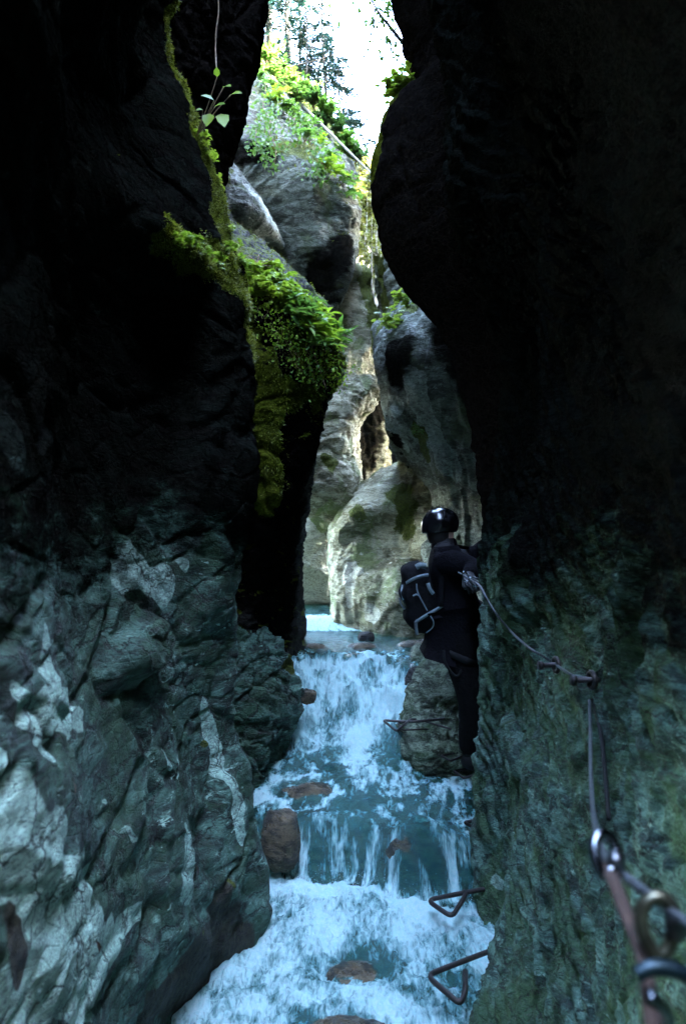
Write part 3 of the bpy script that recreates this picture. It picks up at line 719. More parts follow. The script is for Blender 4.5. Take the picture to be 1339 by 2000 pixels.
xs = np.linspace(-1.35, 1.35, 300)
ya = [np.linspace(2.0, 4.0, 190), np.linspace(4.0, 4.6, 150)[1:], np.linspace(4.6, 7.0, 250)[1:], np.linspace(7.0, 9.9, 130)[1:]]
ys = np.concatenate(ya)
XX, YY = np.meshgrid(xs, ys, indexing='ij')
HH, T1, T2, ED, E2 = water_h(XX, YY)
PT = np.stack([XX, YY, HH * 0], -1)
inlow = 1 - sstep(-.26, -.17, YY - ED + .05 * perlin(PT * 5))
onfall = sstep(-.30, -.20, YY - ED) * (1 - sstep(-.03, .05, YY - ED))
upfoam = sstep(4.85, 5.85, YY + .55 * perlin(PT * np.array([3.5, 1.8, 1]) + 4)) * (1 - sstep(-.05, .12, YY - E2))
turb_lo = inlow * (.075 * fbm(PT * np.array([3.0, 2.4, 1]) + 2, 3) + .035 * fbm(PT * np.array([7., 6, 1]) + .5 * perlin(PT * 3)[..., None] + 12, 4, .6, ridged=True) + .016 * fbm(PT * 22, 3, .6))
turb_up = upfoam * (.04 * fbm(PT * 4.5 + 31, 3) + .03 * fbm(PT * np.array([11., 7, 1]) + 9, 4, .6, ridged=True))
runw = (1 - inlow) * (1 - upfoam) * (1 - sstep(6.7, 7.0, YY)) * (.05 * fbm(PT * np.array([3.0, 2.2, 1]) + 61, 3) + .018 * fbm(PT * np.array([5., 3.2, 1]) + 6, 4, .55, ridged=True) + .014 * fbm(PT * np.array([18., 9, 1]) + 7, 3))
pool = sstep(6.8, 7.1, YY) * (.003 * fbm(PT * np.array([6, 12, 1.]), 3))
streak = fbm(np.stack([XX * 24 + 1.6 * perlin(PT * 5 + 66), YY * 3.4, YY * 0], -1) + 50, 4, .62)
fallw = onfall * (.045 * fbm(np.stack([XX * 6, YY * 1.0, YY * 0], -1) + 70, 3) + .016 * streak)
casc = sstep(0, .3, T2) * (1 - sstep(.0, .25, YY - E2)) * (.05 * fbm(PT * np.array([3.2, 2.6, 1]) + 140, 3) + .07 * fbm(PT * np.array([5., 4, 1]) + 90, 3, .6, ridged=True) + .035 * fbm(np.stack([XX * 6, YY * 2.0, YY * 0], -1) + 20, 3) + .014 * streak)
dome = .15 * np.exp(-(((XX - .42) / .20) ** 2 + ((YY - 4.22) / .14) ** 2)) + .05 * np.exp(-(((XX + .10) / .16) ** 2 + ((YY - 4.47) / .1) ** 2))
hole_ = .05 * np.exp(-(((XX + .02) / .25) ** 2 + ((YY - 3.5) / .25) ** 2))
bank = .10 * np.exp(-(((XX + .38) / .10) ** 2 + ((YY - 3.6) / .5) ** 2)) * inlow
HH = HH + turb_lo + turb_up + runw + pool + fallw + casc + dome - hole_ - bank * .6
YG = YY - .05 * onfall * (fbm(np.stack([XX * 8, YY * 0, YY * 0], -1) + 15, 3)) + 0
G = np.stack([XX, YG, HH], -1)
FOAM = np.zeros_like(HH)
splash = np.exp(-((YY - (ED - .22)) / .16) ** 2)
FOAM = FOAM + inlow * (.56 + .40 * splash + .75 * fbm(PT * np.array([2.6, 2.2, 1]) + 77, 4, .6) + .35 * fbm(PT * np.array([9., 7, 1]) + 5, 4, .65))
FOAM = FOAM + onfall * (1 - inlow) * (.03 + 1.35 * streak + .5 * fbm(np.stack([XX * 5, YY * 0, YY * 0], -1) + 8, 2))
FOAM = FOAM + upfoam * (.55 + .7 * fbm(PT * np.array([7, 4, 1.]) + 13, 4, .6))
FOAM = np.maximum(FOAM, sstep(0, .35, T2) * (1 - sstep(-.12, .14, YY - E2)) * (.56 + .7 * streak + .8 * fbm(np.stack([XX * 9, YY * 4, YY * 0], -1) + 48, 4, .6) + .9 * fbm(np.stack([XX * 4, YY * 1.5, YY * 0], -1) + 28, 3)))
FOAM = np.maximum(FOAM, (1 - inlow) * (1 - sstep(6.6, 6.9, YY)) * (.26 + 1.1 * fbm(PT * np.array([11., 5., 1]) + .6 * perlin(PT * 2.5)[..., None] + 21, 5, .68) + .12 * fbm(PT * 2.2 + 55, 2)))
FOAM = np.maximum(FOAM, sstep(7.72, 7.85, YY) * (1 - sstep(8.1, 8.5, YY)) * (.8 + .6 * streak))
for bx_, by_, br_ in ((-.34, 4.32, .12), (-.25, 4.84, .20), (.42, 4.15, .16), (0, 6.1, .08), (-.25, 5.5, .08), (.52, 5.35, .42), (.1, 6.4, .12), (.3, 6.4, .11)):
    rr = np.hypot((XX - bx_), (YY - by_)) / br_ + .25 * perlin(PT * 9)
    FOAM = FOAM + .30 * np.exp(-((rr - 1.05) / .22) ** 2) * (YY < 6.6)
for px_, sx in ((-.45, 1), (.72, -1)):                       # churned edges along both banks
    FOAM = FOAM + .18 * np.exp(-((XX - px_) / .10) ** 2) * (1 - inlow) * (YY < 6.0)
FOAM = FOAM * (1 - .8 * np.exp(-(((XX - .1) / .2) ** 2 + ((YY - 3.55) / .12) ** 2)))
me = grid_mesh('water', G)
attr(me, 'foam', np.clip(FOAM, 0, 1))
attr(me, 'fall', np.clip(onfall + T2 * (1 - sstep(-.02, .16, YY - E2)), 0, 1))


def water_mat():
    m, nt = newmat('stream_water')
    n = N(nt)
    v = n.pos()
    vstr = n.pos(scale=(9, 1.2, 1.2))
    vst2 = n.pos(scale=(2.6, .9, 1))
    nfl = n.noise(vst2, 16, 7, .7, .6)
    nst = n.noise(vstr, 7, 6, .7)
    fallf = n.attr('fall')
    tex = n.add('ShaderNodeMix', data_type='FLOAT')
    n.set(tex.inputs[0], fallf); n.set(tex.inputs[2], nfl); n.set(tex.inputs[3], nst)
    fsum = n.math('ADD', n.attr('foam'), n.math('MULTIPLY', n.math('SUBTRACT', tex.outputs[0], .5), 1.25))
    foam = n.ramp(fsum, .10, .66, 0, .95)
    fine = n.noise(v, 90, 4, .7)
    bubble = n.noise(n.pos(scale=(1.6, 1, 1)), 45, 6, .75, .8)
    h = n.math('ADD', n.math('MULTIPLY', tex.outputs[0], 1.0), n.math('MULTIPLY', bubble, .45))
    nb = n.bump(h, .8, .035)
    nb2 = n.bump(fine, .5, .004, nb)
    fcol = n.mix(n.ramp(fsum, .25, .80), (.12, .33, .34), n.mix(n.ramp(bubble, .2, .75), (.40, .78, .78), (.76, .96, .94)))
    dif = n.add('ShaderNodeBsdfDiffuse'); n.set(dif.inputs['Color'], fcol); n.set(dif.inputs['Normal'], nb2)
    trl = n.add('ShaderNodeBsdfTranslucent'); n.set(trl.inputs['Color'], fcol)
    fm = n.add('ShaderNodeMixShader'); fm.inputs[0].default_value = .2
    nt.links.new(dif.outputs[0], fm.inputs[1]); nt.links.new(trl.outputs[0], fm.inputs[2])
    tr = n.add('ShaderNodeBsdfTransparent'); n.set(tr.inputs['Color'], (.50, .86, .82))
    body = n.add('ShaderNodeBsdfDiffuse'); n.set(body.inputs['Color'], (.04, .17, .15))
    under = n.add('ShaderNodeMixShader'); under.inputs[0].default_value = .28
    nt.links.new(tr.outputs[0], under.inputs[1]); nt.links.new(body.outputs[0], under.inputs[2])
    gl = n.add('ShaderNodeBsdfGlossy'); gl.inputs['Roughness'].default_value = .09; n.set(gl.inputs['Normal'], nb)
    fr = n.add('ShaderNodeFresnel'); fr.inputs['IOR'].default_value = 1.36; n.set(fr.inputs['Normal'], nb)
    wt = n.add('ShaderNodeMixShader')
    nt.links.new(fr.outputs[0], wt.inputs[0]); nt.links.new(under.outputs[0], wt.inputs[1]); nt.links.new(gl.outputs[0], wt.inputs[2])
    mx = n.add('ShaderNodeMixShader')
    nt.links.new(foam, mx.inputs[0]); nt.links.new(wt.outputs[0], mx.inputs[1]); nt.links.new(fm.outputs[0], mx.inputs[2])
    n.out(mx.outputs[0])
    return m


M_WATER = water_mat()
wo = link('water', me, M_WATER)
tag(wo, 'blue white mountain stream tumbling through the gorge', 'stream', None, 'structure')
# stream bed under it
bx = np.linspace(-3, 3, 150); by = np.concatenate([np.linspace(-6, 2, 30), np.linspace(2.05, 10, 260), np.linspace(11, 14, 5)])
BX, BY = np.meshgrid(bx, by, indexing='ij')
BH = water_h(BX, BY)[0] - .17 + .10 * fbm(np.stack([BX, BY, BX * 0], -1) * 2.3, 4) + .05 * fbm(np.stack([BX, BY, BX * 0], -1) * 8, 3)
d1_, d2_, cid_ = worley(np.stack([BX * 4.5, BY * 4.5, BX * 0], -1))
BH = BH + .07 * sstep(.5, .1, d1_) * (cid_ + .2)
me = grid_mesh('stream_bed', np.stack([BX, BY, BH], -1))
for nm in ('pale', 'moss', 'brown'): attr(me, nm, np.zeros(BX.shape))
tag(link('stream_bed', me, M_BOULDER), 'brown stony bed under the stream', 'stream bed', None, 'structure')

# droplets thrown up by the falls: nobody could count them
def drops():
    V, Fc = [], []
    ico = [(0, 0, 1), (.9, 0, -.3), (-.45, .78, -.3), (-.45, -.78, -.3)]
    for i in range(1300):
        if i % 3:
            x = random.uniform(-.38, .68)
            y = float(fall_edge(np.array([x]))[0]) - .14 - abs(random.gauss(0, .13)); z = -1.98 + abs(random.gauss(0, .055))
        else:
            x = random.uniform(-.35, .5); y = random.uniform(5.75, 6.2); z = -1.54 + (y - 5.8) * .4 + abs(random.gauss(0, .06))
        s = random.uniform(.0008, .0022)
        b = len(V)
        V += [(x + s * a, y + s * c, z + s * d * 1.6) for a, c, d in ico]
        Fc += [(b, b + 1, b + 2), (b, b + 2, b + 3), (b, b + 3, b + 1), (b + 1, b + 3, b + 2)]
    m, nt = newmat('spray'); n = N(nt)
    n.out(n.principled((.9, .93, .95), .15))
    tag(link('spray', mesh('spray', V, Fc), m), 'fine white spray thrown up below the falls', 'spray', None, 'stuff')


drops()

#@@P2BEGIN
# ------------------------------------------------------------------ plants
def leaf_mat(name, a, b, trans=.45, rough=.45):
    m, nt = newmat(name)
    n = N(nt)
    oi = n.add('ShaderNodeNewGeometry')
    c = n.mix(n.ramp(n.noise(n.pos(), 9, 3, .6), .35, .65), a, b)
    c = n.mix(n.math('MULTIPLY', oi.outputs['Random Per Island'], .6), c, tuple(x * .5 for x in a))
    p = n.principled(c, rough, None, Specular_IOR_Level=.4)
    t = n.add('ShaderNodeBsdfTranslucent')
    n.set(t.inputs['Color'], n.mix(.5, c, tuple(min(1, x * 1.7) for x in b)))
    mx = n.add('ShaderNodeMixShader'); mx.inputs[0].default_value = trans
    nt.links.new(p, mx.inputs[1]); nt.links.new(t.outputs[0], mx.inputs[2])
    n.out(mx.outputs[0])
    return m


def plain_mat(name, a, b=None, rough=.8, sc=20, bump=.3, dist=.004, **k):
    m, nt = newmat(name)
    n = N(nt)
    f = n.noise(n.pos(), sc, 6, .65)
    c = n.mix(n.ramp(f, .35, .65), a, b or tuple(x * .6 for x in a))
    n.out(n.principled(c, rough, n.bump(f, bump, dist), **k))
    return m


L_BRIGHT = leaf_mat('leaf_bright', (.10, .19, .015), (.21, .32, .02))
L_YELLOW = leaf_mat('leaf_yellow_green', (.16, .26, .015), (.28, .38, .03))
L_MID = leaf_mat('leaf_mid', (.06, .14, .02), (.11, .22, .03))
L_CONIF = leaf_mat('needles', (.006, .034, .026), (.012, .062, .045), trans=.12)
L_SUN = leaf_mat('leaf_far', (.06, .08, .012), (.13, .13, .025), trans=.5)
L_MOSS = leaf_mat('moss_blades', (.07, .10, .008), (.17, .19, .012), trans=.35)
L_DARKG = leaf_mat('leaf_dark', (.02, .055, .012), (.04, .09, .018))
L_DEAD = leaf_mat('dead_leaf', (.05, .025, .012), (.08, .04, .015), trans=.1)
BARK = plain_mat('bark', (.07, .06, .045), (.13, .115, .09), .9, 30)
BARKPALE = plain_mat('bark_pale', (.22, .19, .14), (.36, .33, .26), .9, 30)
TWIG = plain_mat('twig', (.10, .065, .035), (.2, .14, .08), .9, 40)


class MB:
    def __init__(s): s.V = []; s.F = []
    def leaf(s, b, d, nrm, L, W, fold=.25, droop=.2):
        b, d, nrm = Vector(b), Vector(d).normalized(), Vector(nrm)
        sd = d.cross(nrm)
        if sd.length < 1e-4: sd = Vector((1, 0, 0))
        sd.normalize(); up = sd.cross(d).normalized()
        k = len(s.V)
        pts = [b, b + d * L * .3 + sd * W * .42 + up * W * fold, b + d * L * .32, b + d * L * .3 - sd * W * .42 + up * W * fold,
               b + d * L * .65 + sd * W * .36 + up * (W * fold * .7 - droop * L * .25), b + d * L * .67 - up * droop * L * .28, b + d * L * .65 - sd * W * .36 + up * (W * fold * .7 - droop * L * .25),
               b + d * L - up * droop * L * .8]
        s.V += [tuple(p) for p in pts]
        s.F += [(k, k + 1, k + 2), (k, k + 2, k + 3), (k + 1, k + 4, k + 5, k + 2), (k + 2, k + 5, k + 6, k + 3), (k + 4, k + 7, k + 5), (k + 5, k + 7, k + 6)]
    def quick(s, b, d, nrm, L, W):
        b, d = Vector(b), Vector(d).normalized()
        sd = d.cross(Vector(nrm))
        if sd.length < 1e-4: sd = Vector((1, 0, 0))
        sd.normalize()
        k = len(s.V)
        s.V += [tuple(b), tuple(b + d * L * .5 + sd * W * .5), tuple(b + d * L), tuple(b + d * L * .5 - sd * W * .5)]
        s.F += [(k, k + 1, k + 2, k + 3)]
    def tube(s, pts, r, n=6, cap=True, smooth=0):
        pts = [np.array(p, float) for p in pts]
        if not hasattr(r, '__len__'): r = [r] * len(pts)
        r = list(r)
        if smooth:
            C = np.array(pts)[:, None, :]
            t = np.linspace(0, len(pts) - 1, (len(pts) - 1) * smooth + 1)
            Q = catmull(C, t)[:, 0]
            r = list(np.interp(t, np.arange(len(pts)), r)); pts = list(Q)
        k = len(s.V)
        u = None
        for i, p in enumerate(pts):
            t = pts[min(i + 1, len(pts) - 1)] - pts[max(i - 1, 0)]
            t = t / max(np.linalg.norm(t), 1e-9)
            if u is None:
                u = np.cross(t, (0, 0, 1)) if abs(t[2]) < .9 else np.cross(t, (1, 0, 0))
            u = u - t * (u @ t); u = u / np.linalg.norm(u)
            v = np.cross(t, u)
            for j in range(n):
                a = 2 * math.pi * j / n
                s.V.append(tuple(p + r[i] * (math.cos(a) * u + math.sin(a) * v)))
        for i in range(len(pts) - 1):
            for j in range(n):
                a = k + i * n + j; b = k + i * n + (j + 1) % n
                s.F.append((a, b, b + n, a + n))
        if cap:
            s.F.append(tuple(k + j for j in reversed(range(n))))
            s.F.append(tuple(k + (len(pts) - 1) * n + j for j in range(n)))
    def build(s, name, mat, parent=None, loc=None):
        if loc is not None:
            s.V = [(v[0] - loc[0], v[1] - loc[1], v[2] - loc[2]) for v in s.V]
        return link(name, mesh(name, s.V, s.F), mat, parent)


def surf(key, px, py, tol=9):
    Pn, Nn, _ = SCATTER[key]
    y = np.maximum(Pn[:, 1], .3)
    qx = 669.5 + Pn[:, 0] / y * F; qy = 1000 - Pn[:, 2] / y * F
    d = np.hypot(qx - px, qy - py)
    m = np.where((d < tol) & (Pn[:, 1] > .5))[0]
    if len(m) == 0: i = int(np.argmin(d + (Pn[:, 1] < .5) * 1e6))
    else: i = int(m[np.argmin(Pn[m, 1])])
    return Vector(Pn[i]), Vector(Nn[i])


def rv(a=1.0): return Vector((random.gauss(0, a), random.gauss(0, a), random.gauss(0, a)))


def leafy_plant(p, n, size, leafL, leafW, nst, label, group, mat=None, name='leafy_plant', lean=(0, 0, 0), per=7, palm=False):
    root = empty(name, p)
    f, st = MB(), MB()
    for i in range(nst):
        d = (Vector((0, 0, .8)) + Vector(n) * .6 + rv(.45) + Vector(lean)).normalized()
        L = size * random.uniform(.5, 1.1)
        pts = []
        for k in range(5):
            t = k / 4
            pts.append(Vector(p) + d * L * t + Vector((0, 0, -1)) * L * .45 * t * t + rv(.003))
        st.tube(pts, [leafW * .06, leafW * .05, leafW * .045, leafW * .04, leafW * .02], 4)
        if palm:
            for j in range(per):
                q = pts[random.randint(1, 4)] + rv(size * .10)
                up = (Vector((0, 0, 1)) + rv(.3)).normalized()
                az = random.uniform(0, 6.28)
                fw = Vector((math.cos(az), math.sin(az), random.uniform(-.25, .15)))
                for a in (-1.15, -.58, 0, .58, 1.15):
                    dd = Matrix.Rotation(a, 3, up) @ fw
                    f.leaf(q, dd, up, leafL * (1 - .22 * abs(a)), leafW * .5, .12, .25)
        else:
            for j in range(per):
                t = .25 + .75 * (j + .5) / per
                q = pts[0].lerp(pts[-1], t) + (pts[2] - pts[0].lerp(pts[-1], .5)) * (1 - abs(2 * t - 1))
                side = 1 if j % 2 else -1
                dd = (d * .5 + d.cross(Vector((0, 0, 1)) + rv(.2)) * side + rv(.25) + Vector((0, 0, -.1))).normalized()
                f.leaf(q, dd, Vector((0, 0, 1)) + rv(.25), leafL * random.uniform(.7, 1.15), leafW * random.uniform(.8, 1.1))
    f.build('foliage', mat or L_BRIGHT, root, p); st.build('stem', TWIG, root, p)
    tag(root, label, 'plant', group)
    return root


g1, t1 = 'leafy sprigs on the upper mossy lip of the left wall', 'small yellow green lobed sprig on the mossy lip of the near left wall'
for px, py in ((352, 468), (372, 464), (392, 470), (412, 486), (436, 496), (455, 478), (470, 470), (360, 480), (484, 500)):
    p, n = surf('near_left', px, py + 8, 14)
    leafy_plant(p, n, .07, .030, .022, 5, t1, g1, L_BRIGHT, lean=(.1, -.35, 0), per=4, palm=True)
g2, t2 = 'lobed bright plants along the top of the planted ledge', 'bright lobed green plant on top of the planted ledge, left half'
for px, py in ((490, 516), (506, 536), (522, 540), (550, 535), (572, 560), (585, 580), (512, 560), (548, 575), (482, 530), (482, 512), (498, 524), (515, 530), (530, 512), (545, 520), (556, 545), (520, 552), (538, 562), (570, 570), (500, 548), (560, 560), (578, 590)):
    p, n = surf('ledge', px, py + 10, 16)
    leafy_plant(p, n, .15, .055, .042, 7, t2, g2, random.choice((L_BRIGHT, L_BRIGHT, L_YELLOW)), lean=(.1, -.4, 0), per=4, palm=True)
g3, t3 = 'long leaved plants on the right half of the ledge', 'plant with long pointed leaves leaning out from the right half of the ledge'
for px, py in ((575, 590), (606, 618), (640, 646), (625, 662), (585, 600), (600, 606), (614, 612), (628, 622), (640, 634), (596, 625), (612, 640), (632, 650), (648, 652), (655, 640), (572, 610), (620, 600)):
    p, n = surf('ledge', px, py + 10, 18)
    leafy_plant(p, n, .19, .095, .032, 6, t3, g3, random.choice((L_BRIGHT, L_MID)), lean=(.4, -.4, 0), per=7)
g4, t4 = 'creepers trailing down the ledge', 'small leaved creeper trailing down the face of the planted ledge'
for px, py, L in ((500, 560, 70), (520, 580, 90), (545, 590, 90), (560, 600, 110), (596, 650, 100), (626, 670, 85), (640, 680, 80), (652, 690, 60), (570, 650, 80), (605, 690, 60), (634, 705, 50), (532, 620, 60), (550, 570, 50)):
    p, n = surf('ledge', px, py, 12)
    root = empty('creeper', p); f, st = MB(), MB()
    pts = [p + n * .01]
    for k in range(1, 8):
        q, m = surf('ledge', px + k * L / 7 * .25 + random.uniform(-6, 6), py + k * L / 7, 10)
        pts.append(q + m * .015)
    st.tube(pts, .002, 4)
    for q in pts:
        for j in range(12):
            b = q + rv(.05)
            f.leaf(b, rv(1) + Vector((0, -.5, -.4)), n + rv(.4), random.uniform(.013, .028), random.uniform(.012, .022))
    f.build('foliage', random.choice((L_MID, L_BRIGHT, L_YELLOW)), root, p); st.build('stem', TWIG, root, p)
    tag(root, t4, 'plant', g4)

# broad heart-shaped leaves on the rib
p0, n0 = surf('near_left', 396, 262, 14)
root = empty('broad_leaved_plant', p0); st = MB()
for i, (px, py, dx, dz, L) in enumerate(((437, 170, .5, -.1, .045), (452, 184, 1, .0, .05), (418, 196, -.9, .3, .055), (410, 222, -.2, -1, .065), (432, 222, .3, -1, .07), (396, 214, -.8, -.2, .03), (424, 150, 0, .8, .035), (420, 208, .8, .1, .05))):
    q = Vector(P(px, py, 3.72))
    st.tube([p0, p0.lerp(q, .5) + Vector((.01, 0, .02)), q], .0022, 5, smooth=4)
    f = MB(); f.leaf(q, Vector((dx, -.5, dz)), Vector((0, -.7, .7)), L * 1.15, L * 1.05, .1, .2)
    f.build('leaf', L_BRIGHT, root, p0)
st.build('stem', TWIG, root, p0)
tag(root, 'plant with a few broad heart shaped leaves high on the mossy rib', 'plant')
g5, t5 = 'small plants on the mossy rib of the left wall', 'tiny pale green plant clinging to the upright mossy rib'
for px, py in ((398, 262), (408, 280), (415, 300), (424, 320), (440, 345), (432, 300), (418, 262), (462, 450)):
    p, n = surf('near_left', px, py, 14)
    leafy_plant(p, n, .045, .022, .016, 4, t5, g5, L_YELLOW, lean=(.2, -.3, -.1), per=5)
# right ledge plant and the bush in the notch
for (px, py, lab) in ((785, 588, 'upper bright bushy plant on the right hand ledge, below the black prow'), (765, 625, 'lower bright bushy plant on the right hand ledge, nearest the slit')):
    p, n = surf('rledge', px, py, 14)
    leafy_plant(p, n, .24, .05, .045, 16, lab, None, L_YELLOW, lean=(-.3, -.5, -.1), per=5, palm=True)
for (px, py, lab) in ((800, 178, 'bright bush in the notch of the prow, against the black rock'), (772, 196, 'bright bush in the notch of the prow, hanging over the sky')):
    leafy_plant(Vector(P(px, py, 5.0)), (0, -.2, 1), .22, .05, .05, 14, lab, None, L_YELLOW, lean=(-.3, -.2, 0), per=5, palm=True)
p, n = surf('rledge', 812, 850, 14)
leafy_plant(p, n, .12, .06, .02, 7, 'small green tuft growing alone on the grey streak of the right wall', None, L_MID, lean=(-.2, -.6, -.3), per=5)

# moss with blades of its own: nobody could count them
for key, nmax, ln, lab in (('near_left', 12000, .012, 'fuzzy yellow green moss on the rib and lip of the near left wall'), ('ledge', 9000, .018, 'thick green moss carpeting the planted ledge'), ('prow_left', 6500, .05, 'green cushion of moss and low growth on top of the hanging prow')):
    Pn, Nn, M = SCATTER[key]
    nz = fbm(Pn * 9, 3)
    ok = np.where((M['moss'] + .8 * nz > .5) & (Pn[:, 1] > 2.8) & (Pn[:, 2] > .1))[0]
    if len(ok) == 0: continue
    pick = RNG.choice(ok, nmax)
    f = MB()
    for i in pick:
        b = Vector(Pn[i]) + rv(ln * .4); n = Vector(Nn[i])
        f.quick(b - n * ln * .2, n * .8 + rv(.5) + Vector((0, 0, -.35)), rv(1), ln * random.uniform(.6, 1.5), ln * random.uniform(.2, .45))
    tag(f.build('moss', L_MOSS), lab, 'moss', None, 'stuff')

# trailing stems, roots and dead twigs
def stick(name, pts, r, label, cat='twig', mat=TWIG, group=None, smooth=5):
    f = MB(); f.tube(pts, r, 6, smooth=smooth)
    return tag(f.build(name, mat), label, cat, group)


stick('root', [P(424, -20, 4.6), P(427, 20, 4.6), P(422, 60, 4.6), P(421, 100, 4.6), P(423, 135, 4.5)], .004, 'thin pale root dangling in front of the black rock, top left', 'root')
stick('twig', [P(596, 632, 5.0), P(606, 670, 5.0), P(620, 710, 4.98), P(637, 760, 5.0)], .0045, 'long brown stem trailing below the planted ledge')
for a, b, lab in (((478, 512), (535, 506), 'dead twig lying along the back of the ledge'), ((486, 500), (528, 520), 'dead twig crossing another at the left end of the ledge'), ((505, 498), (500, 520), 'short upright dead twig at the left end of the ledge')):
    stick('twig', [P(*a, 5.0), P((a[0] + b[0]) / 2, (a[1] + b[1]) / 2 + 5, 4.95), P(*b, 5.0)], .004, lab)
for (px, py, L, rot_, lab) in ((390, 1705, .062, 1.3, 'dead brown leaf stuck on the pale patch beside the wet foot of the left wall'), (195, 1852, .04, 1.5, 'dead brown leaf on the lower left rock, lowest of the stuck leaves'), (147, 1536, .035, -1.0, 'curled dead leaf in the cracked middle of the left wall')):
    p, n = surf('near_left', px, py, 12)
    f = MB(); t = Vector((0, 0, 1)) - n * n.z; t.normalize()
    t = Matrix.Rotation(rot_ * .15, 3, n) @ t
    f.leaf(p + n * .012 - t * L * .5, t, n, L, L * .5, .15, .1)
    tag(f.build('fallen_leaf', L_DEAD), lab, 'leaf')

# ------------------------------------------------------------------ hillside and trees
hx = np.linspace(-40, 60, 120); hy = np.concatenate([np.linspace(10.5, 20, 40), np.linspace(21, 130, 70)])
HX, HY = np.meshgrid(hx, hy, indexing='ij')


def hill_z(x, y):
    x = np.asarray(x, float); y = np.asarray(y, float)
    base = 1.6 + (y - 10.5).clip(0, 55) * .42
    left = (.85 - x).clip(0, 40) * 1.05 * sstep(11.0, 13, y)
    right = (x - 1.6).clip(0, 40) * .55 + ((x - 1.5) * 2.2).clip(0, 9) * (1 - sstep(16, 19, y))  # right flank raised out of view to block sun from the near trees
    z = base + left * .8 + right + .5 * fbm(np.stack([x * .2, y * .2, x * 0], -1), 3)
    return z


me = grid_mesh('hillside', np.stack([HX, HY, hill_z(HX, HY)], -1))
m_, nt_ = newmat('hillside'); n_ = N(nt_)
n_.out(n_.principled(n_.mix(n_.ramp(n_.noise(n_.pos(), .8, 6, .7), .4, .6), (.09, .07, .04), (.05, .06, .015)), .95))
tag(link('hillside', me, m_), 'sunlit wooded slope beyond the gorge', 'hillside', None, 'structure')


def conifer(x, y, z, h, label, group=None, r=None, dens=1.0, low=.12, wid=.32):
    root = empty('conifer', (x, y, z)); tr, f = MB(), MB()
    lean = Vector((random.uniform(-.04, .04), random.uniform(-.04, .04), 1))
    r = r or h * .010
    b0 = Vector((x, y, z - .3))
    tr.tube([b0 + lean * (h + .3) * t for t in (0, .25, .5, .75, 1)], [r, r * .85, r * .6, r * .35, r * .1], 7)
    nb = int(h * 16 * dens)
    for i in range(nb):
        t = low + (1 - low) * (i / nb)
        q = b0 + lean * (h + .3) * t
        L = h * wid * (1 - t) ** .7 * random.uniform(.6, 1.15) + .08
        az = random.uniform(0, 6.28)
        d = Vector((math.cos(az), math.sin(az), random.uniform(-.25, .15)))
        e = q + d * L + Vector((0, 0, -.12 * L))
        tr.tube([q, q + d * L * .5 + Vector((0, 0, .02)), e], [.010, .006, .003], 4)
        for j in range(int(L * 95) + 8):
            s = random.uniform(.12, 1)
            c = q.lerp(e, s)
            sd = d.cross(Vector((0, 0, 1))) * random.choice((-1, 1)) * (1.05 - s * .6) + d * .8 + Vector((0, 0, random.uniform(-.45, .12)))
            tl = random.uniform(.05, .12) + .05 * L * (1 - s)
            f.quick(c + rv(.02), sd, Vector((0, 0, 1)) + rv(.5), tl, .022)
    f.build('crown', L_CONIF, root, (x, y, z)); tr.build('trunk', BARK, root, (x, y, z))
    tag(root, label, 'tree', group)


def leaf_tree(x, y, z, h, label, group=None, mat=None, r=None, crown=(.35, .9), dens=60, ls=.09, wid=.3, bark=None, name='tree', lean=(0, 0)):
    root = empty(name, (x, y, z)); tr, f = MB(), MB()
    r = r or h * .012
    b0 = Vector((x, y, z - .3)); ax = Vector((lean[0] + random.uniform(-.05, .05), lean[1] + random.uniform(-.05, .05), 1))
    pts = [b0 + ax * (h + .3) * t + rv(h * .006) * (t > 0) for t in (0, .2, .4, .6, .8, 1)]
    tr.tube(pts, [r, r * .85, r * .7, r * .5, r * .35, r * .1], 7)
    for i in range(int(10 + h * 1.6)):
        t = random.uniform(*crown)
        q = b0 + ax * (h + .3) * t
        L = h * wid * random.uniform(.35, 1) * (1.15 - t)
        d = Vector((random.gauss(0, 1), random.gauss(0, 1), random.uniform(0, 1.1))).normalized()
        m = q + d * L * .5 + rv(.04 * L); e = q + d * L + rv(.08 * L)
        tr.tube([q, m, e], [r * .3, r * .18, r * .05], 4)
        for cpt in (m, m.lerp(e, .5), e):
            for j in range(int(dens / 10)):
                c = cpt + rv(L * .13)
                f.leaf(c, rv(1), Vector((0, 0, 1)) + rv(.5), ls * random.uniform(.6, 1.2), ls * .7)
    f.build('crown', mat or L_SUN, root, (x, y, z)); tr.build('trunk', bark or BARK, root, (x, y, z))
    tag(root, label, 'tree', group)


